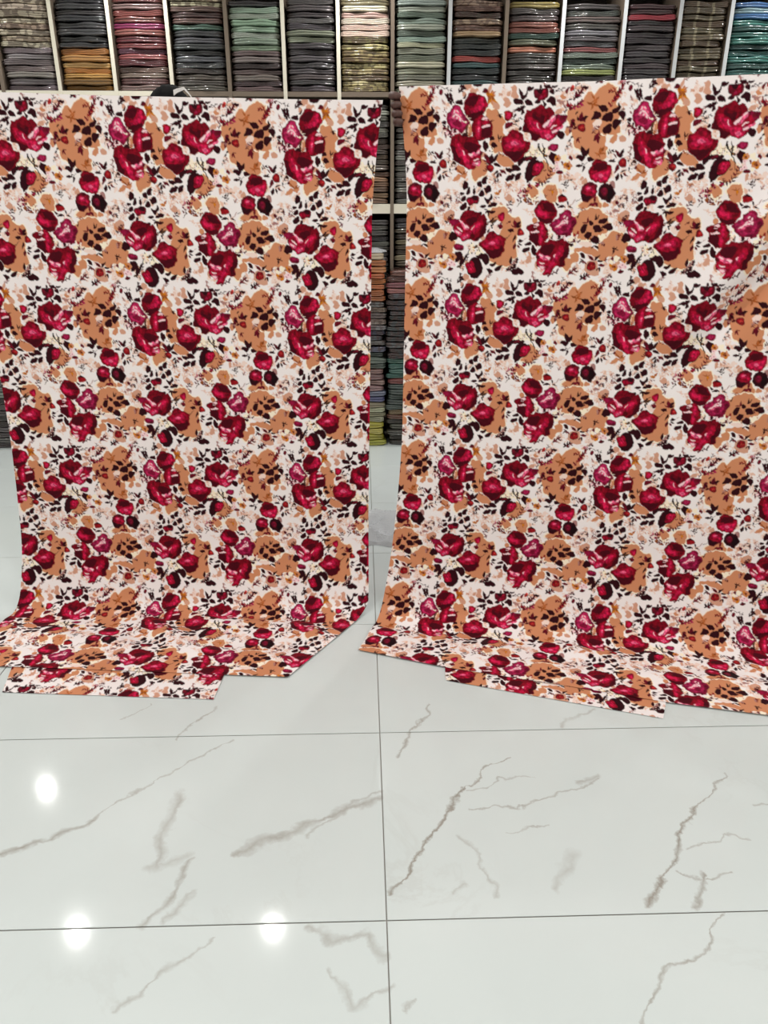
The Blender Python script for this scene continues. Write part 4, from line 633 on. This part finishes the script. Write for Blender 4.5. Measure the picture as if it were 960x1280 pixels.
class Sheet:
    def __init__(s, O, yaw, lean, roll, w, h):
        s.O = np.array(O); s.w, s.h = w, h
        s.e1 = np.array([math.cos(yaw) * math.cos(roll), math.sin(yaw) * math.cos(roll), math.sin(roll)]); e2 = np.array([0, math.sin(lean), -math.cos(lean)])
        e2 = e2 - s.e1 * (e2 @ s.e1); s.e2 = e2 / np.linalg.norm(e2); s.fw = np.array([s.e1[1], -s.e1[0], 0]); s.fw /= np.linalg.norm(s.fw)
    def uv(s, px, py):                                       # where a line of sight meets the hanging plane, in repeats
        A = np.stack([s.e1 * s.w, s.e2 * s.h, -ray(px, py)], 1); r = np.linalg.solve(A, np.array([0, 0, CH]) - s.O); return r[0], r[1]
    def build(s, u0, u1, top, hem, spread, fold, topspread, du=.0021, dv=.0023):
        U = np.linspace(u0, u1, int((u1 - u0) * s.w / du)); sg = (U - u0) / (u1 - u0)
        vt = np.interp(U, *zip(*sorted(s.uv(*p) for p in top)))
        a0 = (s.O[2] + U * s.w * s.e1[2] - Z0C) / -s.e2[2]                     # arc length where the cloth starts to belly out
        sh = spread[0] * (1 - sg) ** 2 + spread[1] * sg ** 2
        B = s.O + U[:, None] * s.w * s.e1 + a0[:, None] * s.e2
        H = np.array([floor_at(*p) for p in hem]); hs = (H - s.O) @ s.e1; hf = (H - s.O) @ s.fw
        bs = (B - s.O) @ s.e1 + sh; bf = (B - s.O) @ s.fw
        fh = np.interp(bs, hs, hf) - bf; s.q_end = np.interp(fh, BF, BQ)
        s.U, s.a0, s.bf = U, a0, bf
        at = vt * s.h; ae = a0 + s.q_end; nr = int((ae - at).max() / dv); t = np.linspace(0, 1, nr)[:, None]
        A = at + t * (ae - at); q = A - a0
        up = np.minimum(q, 0); qq = np.maximum(q, 0); f = np.interp(qq, BQ, BF); z = np.interp(qq, BQ, BZ)
        G = np.clip((q + .35) / 1.1, 0, 1.1) ** 1.6; T_ = np.clip(1 - (A - at) / .32, 0, 1) ** 1.5; tsh = topspread[0] * (1 - sg) ** 3 + topspread[1] * sg ** 3
        P = B[None] + up[..., None] * s.e2 + f[..., None] * s.fw + (G * sh + T_ * tsh)[..., None] * s.e1
        P[..., 2] = np.where(q > 0, z, P[..., 2])
        D = fold(U[None, :] * np.ones_like(q), A / s.h); onf = np.clip((q - .33) / .1, 0, 1)
        P += (D * (1 - onf))[..., None] * s.fw
        rip = .5 + .5 * np.sin(P[..., 0] * 17 + P[..., 1] * 31 + 1.5 * np.sin(P[..., 0] * 9)); rip2 = .5 + .5 * np.sin(P[..., 1] * 60 + P[..., 0] * 12)
        edge = np.clip((1 - t) * 12, 0, 1)
        P[..., 2] += onf * (rip * .011 * edge + .004 * rip2 * edge)
        return P, print_colour(np.broadcast_to(U[None], q.shape), A / s.h)
    def flap(s, quad, z):
        c = [floor_at(*p) for p in quad]; n, m = 40, 460; a, b = np.mgrid[0:1:n * 1j, 0:1:m * 1j]; a, b = a[..., None], b[..., None]
        P = (c[0] * (1 - b) + c[1] * b) * (1 - a) + (c[3] * (1 - b) + c[2] * b) * a; P[..., 2] = z + .002 * np.sin(P[..., 0] * 23) ** 2 * a[..., 0] * (1 - a[..., 0]) * 4
        S_ = (P - s.O) @ s.e1 / s.w; f = (P - s.O) @ s.fw; q = np.interp(f - np.interp(S_, s.U, s.bf), BF, BQ); v = (np.interp(S_, s.U, s.a0) + q) / s.h
        return P, print_colour(S_, v)
def waves(seed, amp):
    r = np.random.default_rng(seed); K = [(r.uniform(.4, 2.6), r.uniform(-.5, .5), r.uniform(0, 6.28), r.uniform(.3, 1)) for _ in range(6)]
    return lambda U, V: amp * sum(a * np.sin(2 * np.pi * (ku * U + kv * V) + p) for ku, kv, p, a in K)
LS = Sheet((-0.8259, 2.5, 1.6858), -0.0391, -0.0087, -0.0188, .5099, .5311)
u0, u1 = LS.uv(9, 520)[0], LS.uv(462, 520)[0]; WID = u1 - u0
lw = waves(4, .0016)
P, C = LS.build(u0, u1, [(-60, 113), (0, 115), (120, 119), (240, 121.5), (370, 124), (480, 125)], [(-200, 830), (10, 835), (357, 848), (447, 774), (475, 752)], (-.10, .0), lw, (0, .028))
LP = P
clothL = tag(empty('rose_print_cloth', tuple(P[-1, P.shape[1] // 2] * (1, 1, 0))), 'hanging rose-print cloth with black hair showing above its top edge', 'cloth', 'hanging rose-print cloths')
def part(name, me, root, mat=None): o = link(name, me, mat); o.parent = root; o.matrix_parent_inverse = Matrix.Translation(-Vector(root.location)); return o
part('sheet', grid_mesh('sheet', P, C, M['print']), clothL)
part('hem_flap', grid_mesh('hem_flap', *LS.flap([(18, 828), (284, 836), (267, 875), (3, 866)], .0025), M['print']), clothL)
RS = Sheet((.6916, 2.333, 1.706), -.2078, -.0368, -.0042, .5099, .523)
ru0 = RS.uv(507, 330)[0]; ru1 = ru0 + WID * 1.08; rw = waves(9, .0018)
ca, cb = np.array(RS.uv(985, 318)), np.array(RS.uv(825, 488))
def rfold(U, V):
    D = rw(U, V); d = (cb - ca) * (RS.w, RS.h); L_ = np.hypot(*d); d = d / L_
    x = (U - ca[0]) * RS.w; y = (V - ca[1]) * RS.h; al = (x * d[0] + y * d[1]) / L_; pe = -x * d[1] + y * d[0]
    fd = np.clip(1.15 - al, 0, 1) * np.clip((al + .9) * 2, 0, 1); fd = fd * fd * (3 - 2 * fd)
    return D + fd * (-.036 * np.exp(-(pe / .042) ** 2) + .034 * np.exp(-((pe - .095) / .06) ** 2))
P, C = RS.build(ru0, ru1, [(495, 108), (560, 106.5), (640, 104), (760, 101), (860, 96.5), (960, 92.5), (1090, 88)], [(415, 808), (432, 812), (555, 836), (700, 858), (835, 880), (960, 896), (1150, 915)], (-.125, 0), rfold, (-.030, 0))
RP = P
clothR = tag(empty('rose_print_cloth', tuple(P[-1, P.shape[1] // 2] * (1, 1, 0))), 'hanging rose-print cloth gripped at its edge by a brown hand', 'cloth', 'hanging rose-print cloths')
part('sheet', grid_mesh('sheet', P, C, M['print']), clothR)
part('hem_flap', grid_mesh('hem_flap', *RS.flap([(556, 828), (834, 868), (829, 899), (557, 851)], .0025), M['print']), clothR)
# ---------------------------------------------------------------- clear plastic
k = NT('clear_polythene'); nb = k.n('ShaderNodeTexNoise', {'Scale': 22.0, 'Detail': 3.0})
k.p(Base_Color=lin((232, 234, 238)), Roughness=0.07, Alpha=0.5, Specular_IOR_Level=1.0, Normal=k.bump(nb.outputs[0], .5, .01)); M['poly'] = k.m
def bag(name, c, w, d, h, yaw, label, seed, n=36):
    g = np.linspace(-1, 1, n); X, Y = np.meshgrid(g, g); r = np.random.default_rng(seed)
    H = ((1 - np.abs(X) ** 4) * (1 - np.abs(Y) ** 4)) ** .5
    pts = r.uniform(-1, 1, (16, 2)); hv = r.uniform(0, .35, 16)
    W = np.min(np.hypot(X[..., None] - pts[:, 0], (Y[..., None] - pts[:, 1]) * 1.2) + hv, -1); W = (W - W.min()) / (W.max() - W.min())    # creased facets
    ex = 1 + .10 * np.sin(4 * Y + 1) + .05 * np.sin(9 * Y); ey = 1 + .12 * np.sin(3.4 * X + .5) + .05 * np.sin(8 * X); Xw, Yw = X * w / 2 * ex, Y * d / 2 * ey; ca_, sa_ = math.cos(yaw), math.sin(yaw)
    bm = bmesh.new()
    def lay(Z): return [[bm.verts.new((Xw[j, i] * ca_ - Yw[j, i] * sa_, Xw[j, i] * sa_ + Yw[j, i] * ca_, Z[j, i])) for i in range(n)] for j in range(n)]
    a, b = lay(.002 + h * H * (.12 + .9 * W)), lay(.0015 + 0 * H)
    for j in range(n - 1):
        for i in range(n - 1): bm.faces.new((a[j][i], a[j][i + 1], a[j + 1][i + 1], a[j + 1][i])); bm.faces.new((b[j][i], b[j + 1][i], b[j + 1][i + 1], b[j][i + 1]))
    bmesh.ops.remove_doubles(bm, verts=bm.verts[:], dist=.0007)
    return tag(link(name, bm_mesh(bm, name), M['poly'], loc=tuple(c)), label, 'plastic bag')
b0 = floor_at(470, 664)
bag('plastic_bag', b0, .32, .34, .11, .22, 'crumpled clear plastic bag lying on the marble floor between the cloths', 5)
bag('plastic_bag', (0.0, PY + .12, zA + .001), .27, .25, .035, 0, 'puffy clear plastic bag lying on top of the taller floor pile', 8)
# ---------------------------------------------------------------- the two people who hold the cloths up from behind
M['skin'] = plain('brown_skin', (84, 57, 51), 0.5, noise=0.12, scale=60); M['skin'].node_tree.nodes['Principled BSDF'].inputs['Subsurface Weight'].default_value = 0.05
M['hair'] = plain('black_hair', (12, 11, 12), 0.85, spec=0.1, noise=0.3, scale=120); M['eye'] = plain('eye_white', (225, 220, 215), 0.2); M['lips'] = plain('lips', (110, 62, 58), 0.4)
M['shirt_a'] = plain('grey_shirt', (92, 96, 104), 0.85, noise=0.1); M['shirt_b'] = plain('blue_shirt', (70, 84, 110), 0.85, noise=0.1); M['trousers'] = plain('dark_trousers', (44, 46, 54), 0.85, noise=0.1); M['shoe'] = plain('black_shoe', (28, 26, 26), 0.45, noise=.1); M['white_band'] = plain('white_band', (235, 235, 232), 0.4)
def skinned(name, chains, sub=2):
    """chains: lists of (point, radius or (rx, ry)); vertices at the same point are shared"""
    me = bpy.data.meshes.new(name + '_raw'); bm = bmesh.new(); L_ = bm.verts.layers.skin.verify(); pool = {}
    for ch in chains:
        prev = None
        for i, (p, r) in enumerate(ch):
            key = tuple(round(float(x), 4) for x in p)
            if key not in pool:
                v = bm.verts.new(key); v[L_].radius = r if isinstance(r, tuple) else (r, r); v[L_].use_root = i == 0 and prev is None and (len(pool) == 0 or ch[0][0] is p); pool[key] = v
            v = pool[key]
            if prev is not None and prev is not v and not bm.edges.get((prev, v)): bm.edges.new((prev, v))
            prev = v
    bm.to_mesh(me); bm.free(); o = bpy.data.objects.new(name, me); col.objects.link(o)
    o.modifiers.new('skin', 'SKIN').use_smooth_shade = True; s_ = o.modifiers.new('sub', 'SUBSURF'); s_.levels = s_.render_levels = sub
    out = bpy.data.meshes.new_from_object(o.evaluated_get(bpy.context.evaluated_depsgraph_get())); bpy.data.objects.remove(o); out.name = name; out.shade_smooth(); return out
def head_into(bm, c, s):
    r = bmesh.ops.create_uvsphere(bm, u_segments=28, v_segments=20, radius=1.0)['verts']
    for v in r:
        x, y, z = v.co; w = .074; 
        if z < 0: w *= 1 - .30 * z * z
        X, Y, Z = x * w, y * (.096 - (.018 if (y < 0 and z < -.3) else 0)), z * .118
        if y < 0:
            Y -= .024 * math.exp(-(X / .011) ** 2 - ((Z + .022) / .020) ** 2)                           # nose
            Y -= .008 * math.exp(-(X / .022) ** 2 - ((Z + .062) / .012) ** 2)                           # mouth
            Y += .009 * (math.exp(-((X - .031) / .016) ** 2 - ((Z - .005) / .012) ** 2) + math.exp(-((X + .031) / .016) ** 2 - ((Z - .005) / .012) ** 2))
            Y -= .012 * math.exp(-(X / .03) ** 2 - ((Z + .105) / .02) ** 2)
        X += math.copysign(.016 * math.exp(-((Y - .008) / .014) ** 2 - ((Z + .012) / .028) ** 2), X)    # ears
        v.co = Vector(c) + Vector((X, Y, Z)) * s
def fist(H, dx, wrap, edge=None):
    """finger and thumb chains for a hand closing on the cloth edge at H; dx = +1 when the palm lies towards +x of the edge"""
    x, y, z = H; b = 0.0 if wrap else .034; xi = 0.0 if wrap else .03; out = []
    for q, (ln, dz) in enumerate(((.95, .034), (1.05, .0115), (1.0, -.0115), (.85, -.033))):
        zz = z + dz; f = ln
        if edge is not None: x, y = edge(zz)[:2]; x -= dx * .003
        out.append([((x + dx * (.045 + xi), y + .040 + b * .3, zz), .0122), ((x + dx * (-.004 + xi) * f, y + .036 + b * .3, zz + .001), .0128), ((x + dx * (-.018 + xi) - dx * .004 * (q == 0) + dx * .003 * (q == 3), y + .006 + b, zz - .001 + .003 * (q == 0)), .0122), ((x + dx * (-.010 + xi), y - .018 + b, zz - .002), .0110), ((x + dx * (.006 + xi), y - .023 + b, zz - .003), .0080)])
    x, y, z = H
    out.append([((x + dx * (.065 + xi), y + .038, z + .028), .0125), ((x + dx * (.035 + xi), y + .024 + b, z + .044), .0110), ((x + dx * (.010 + xi), y + .014 + b, z + .046), .0095)])
    return out
def person(label, fx, fy, ht, hands, shirt, wraps, edge=None):
    s = ht / 1.70; root = empty('person', (fx, fy, 0)); V = lambda x, y, z: np.array([fx + x * s, fy + y * s, z * s])
    pel, wai, che, nek, hb = V(0, 0, .93), V(0, 0, 1.08), V(0, 0, 1.32), V(0, .005, 1.47), V(0, -.005, 1.56)
    body = [[(pel, (.115 * s, .075 * s)), (wai, (.105 * s, .070 * s)), (che, (.110 * s, .070 * s)), (nek, .050 * s), (hb, .052 * s)]]
    legs, sleeves = [], []
    for sg in (-1, 1):
        leg = [(pel, (.115 * s, .075 * s)), (V(sg * .095, 0, .86), .080 * s), (V(sg * .105, -.01, .50), .056 * s), (V(sg * .11, .01, .30), .052 * s), (V(sg * .11, .01, .09), .036 * s), (V(sg * .12, -.05, .045), .036 * s), (V(sg * .125, -.14, .03), .030 * s)]
        body.append(leg); legs.append([(p, r if isinstance(r, tuple) and False else (r[0] + .012, r[1] + .012) if isinstance(r, tuple) else r + .014) for p, r in leg[:5]])
    fing = []
    for sg, Hd, wr in zip((-1, 1), hands, wraps):
        sh = V(sg * .185, .01, 1.40); Hd = np.array(Hd); wrist = Hd + (-sg * .115, .060, -.018); palm = Hd + (-sg * .062, .042, 0)
        if not wr: wrist = wrist + (-sg * .03, .01, 0); palm = palm + (-sg * .03, .01, 0)
        m = (sh + wrist) / 2; d = wrist - sh; L_ = np.linalg.norm(d); a = .29 * s; hgt = math.sqrt(max(.0004, a * a - L_ * L_ / 4)); n = np.array([sg * .3, .55, -.8]); n -= d * (n @ d) / L_ ** 2; n /= np.linalg.norm(n); el = m + n * hgt
        body.append([(che, (.110 * s, .070 * s)), (sh, .050 * s), (el, .040 * s), ((el + wrist) / 2, .037 * s), (wrist, (.026 * s, .024 * s)), (palm, (.020, .042))])
        sleeves.append([(che, (.172 * s, .125 * s)), (sh, .078 * s), (sh * .45 + el * .55, .060 * s)]); fing += fist(Hd, -sg, wr, edge if wr else None)
    bm = bmesh.new(); bm.from_mesh(skinned('body', body)); 
    for ch in fing: bm.from_mesh(skinned('finger', [ch]))
    hc = V(0, -.015, 1.585); hc[2] = ht - .115 * s; head_into(bm, hc, s)
    def P_(name, me, mat, parent=root): o = link(name, me, mat); o.parent = parent; o.matrix_parent_inverse = parent.matrix_world.inverted() if parent is not root else Matrix.Translation(-Vector(root.location)); return o
    b = P_('body', bm_mesh(bm, 'body', True), M['skin'])
    P_('shirt', skinned('shirt', [[(V(0, 0, .86), (.172 * s, .125 * s)), (pel, (.168 * s, .120 * s)), (wai, (.150 * s, .110 * s)), (che, (.172 * s, .125 * s)), (V(0, .0, 1.445), .080 * s)]] + sleeves), shirt)
    P_('trousers', skinned('trousers', [[(V(0, 0, 1.0), (.15 * s, .11 * s)), (pel, (.16 * s, .115 * s))]] + legs), M['trousers'])
    for sg in (-1, 1): P_('shoe', skinned('shoe', [[(V(sg * .11, .035, .05), .043 * s), (V(sg * .115, -.05, .045), .045 * s), (V(sg * .125, -.15, .037), .037 * s)]]), M['shoe'])
    bm = bmesh.new(); bmesh.ops.create_uvsphere(bm, u_segments=28, v_segments=20, radius=1.0); rr = random.Random(int(ht * 1000))
    bmesh.ops.delete(bm, geom=[v for v in bm.verts if v.co.z < -.35 or (v.co.y < -.25 and v.co.z < .45 - .3 * v.co.y * 0)], context='VERTS')
    for v in bm.verts: j = 1 + rr.uniform(-.02, .03); v.co = Vector(hc) + Vector((v.co.x * .083 * j, v.co.y * .105 * j + .004, v.co.z * .125 * j)) * s
    hair = P_('hair', bm_mesh(bm, 'hair', True), M['hair']); hair['label'] = 'short black hair'
    for sg in (-1, 1):
        bm = bmesh.new(); bmesh.ops.create_uvsphere(bm, u_segments=12, v_segments=8, radius=.011 * s, matrix=Matrix.Translation(Vector(hc) + Vector((sg * .031, -.078, .005)) * s)); P_('eye', bm_mesh(bm, 'eye', True), M['eye'])
    bm = bmesh.new(); bmesh.ops.create_uvsphere(bm, u_segments=12, v_segments=8, radius=.02 * s, matrix=Matrix.Translation(Vector(hc) + Vector((0, -.090, -.062)) * s) @ Matrix.Diagonal((1, .35, .3, 1))); P_('lips', bm_mesh(bm, 'lips', True), M['lips'])
    tag(root, label, 'person'); return root, hc, s, P_
def edge_pt(P, row, colm): return P[row, colm]
def hold(P, side, drop):                                               # point on a cloth's side edge, DROP metres below its top corner
    c = 0 if side < 0 else P.shape[1] - 1; i = int(np.argmin(np.abs(P[:, c, 2] - (P[0, c, 2] - drop)))); return P[i, c]
hA = at_y(212, 106, 2.74)
pa, hcA, sA, PA = person('person hidden behind a rose-print cloth, black hair showing above it', float(hA[0]), 2.74, float(hA[2]) - .012, (hold(LP, -1, .06), hold(LP, 1, .07)), M['shirt_a'], (False, False))
# white band over the hair
pts = [at_y(x, y, 2.655) for x, y in ((217, 116), (221, 113.5), (230, 110.5), (236, 117), (243, 127))]
bm = bmesh.new(); rg = []
for q, p in enumerate(pts):
    w = (.0075, .006, .004, .0024, .0022)[q]; rg.append([bm.verts.new(Vector(p) + Vector(v)) for v in ((0, -.002, w), (0, -.002, -w), (0, .004, -w), (0, .004, w))])
for a, b in zip(rg[:-1], rg[1:]):
    for q in range(4): bm.faces.new((a[q], a[(q + 1) % 4], b[(q + 1) % 4], b[q]))
bm.faces.new(rg[0][::-1]); bm.faces.new(rg[-1]); bmesh.ops.recalc_face_normals(bm, faces=bm.faces[:]); wb = PA('hair_band', bm_mesh(bm, 'hair_band'), M['white_band']); wb['label'] = 'thin white band'
hB = (hold(RP, -1, .058), hold(RP, 1, .10) + (0, .022, 0)); cB = (hB[0] + hB[1]) / 2
pb, *_ = person('person hidden behind a rose-print cloth, brown fist gripping its edge', float(cB[0]) - .03, float(cB[1]) + .27, 1.665, hB, M['shirt_b'], (True, False), lambda z: RP[int(np.argmin(np.abs(RP[:400, 0, 2] - z))), 0])
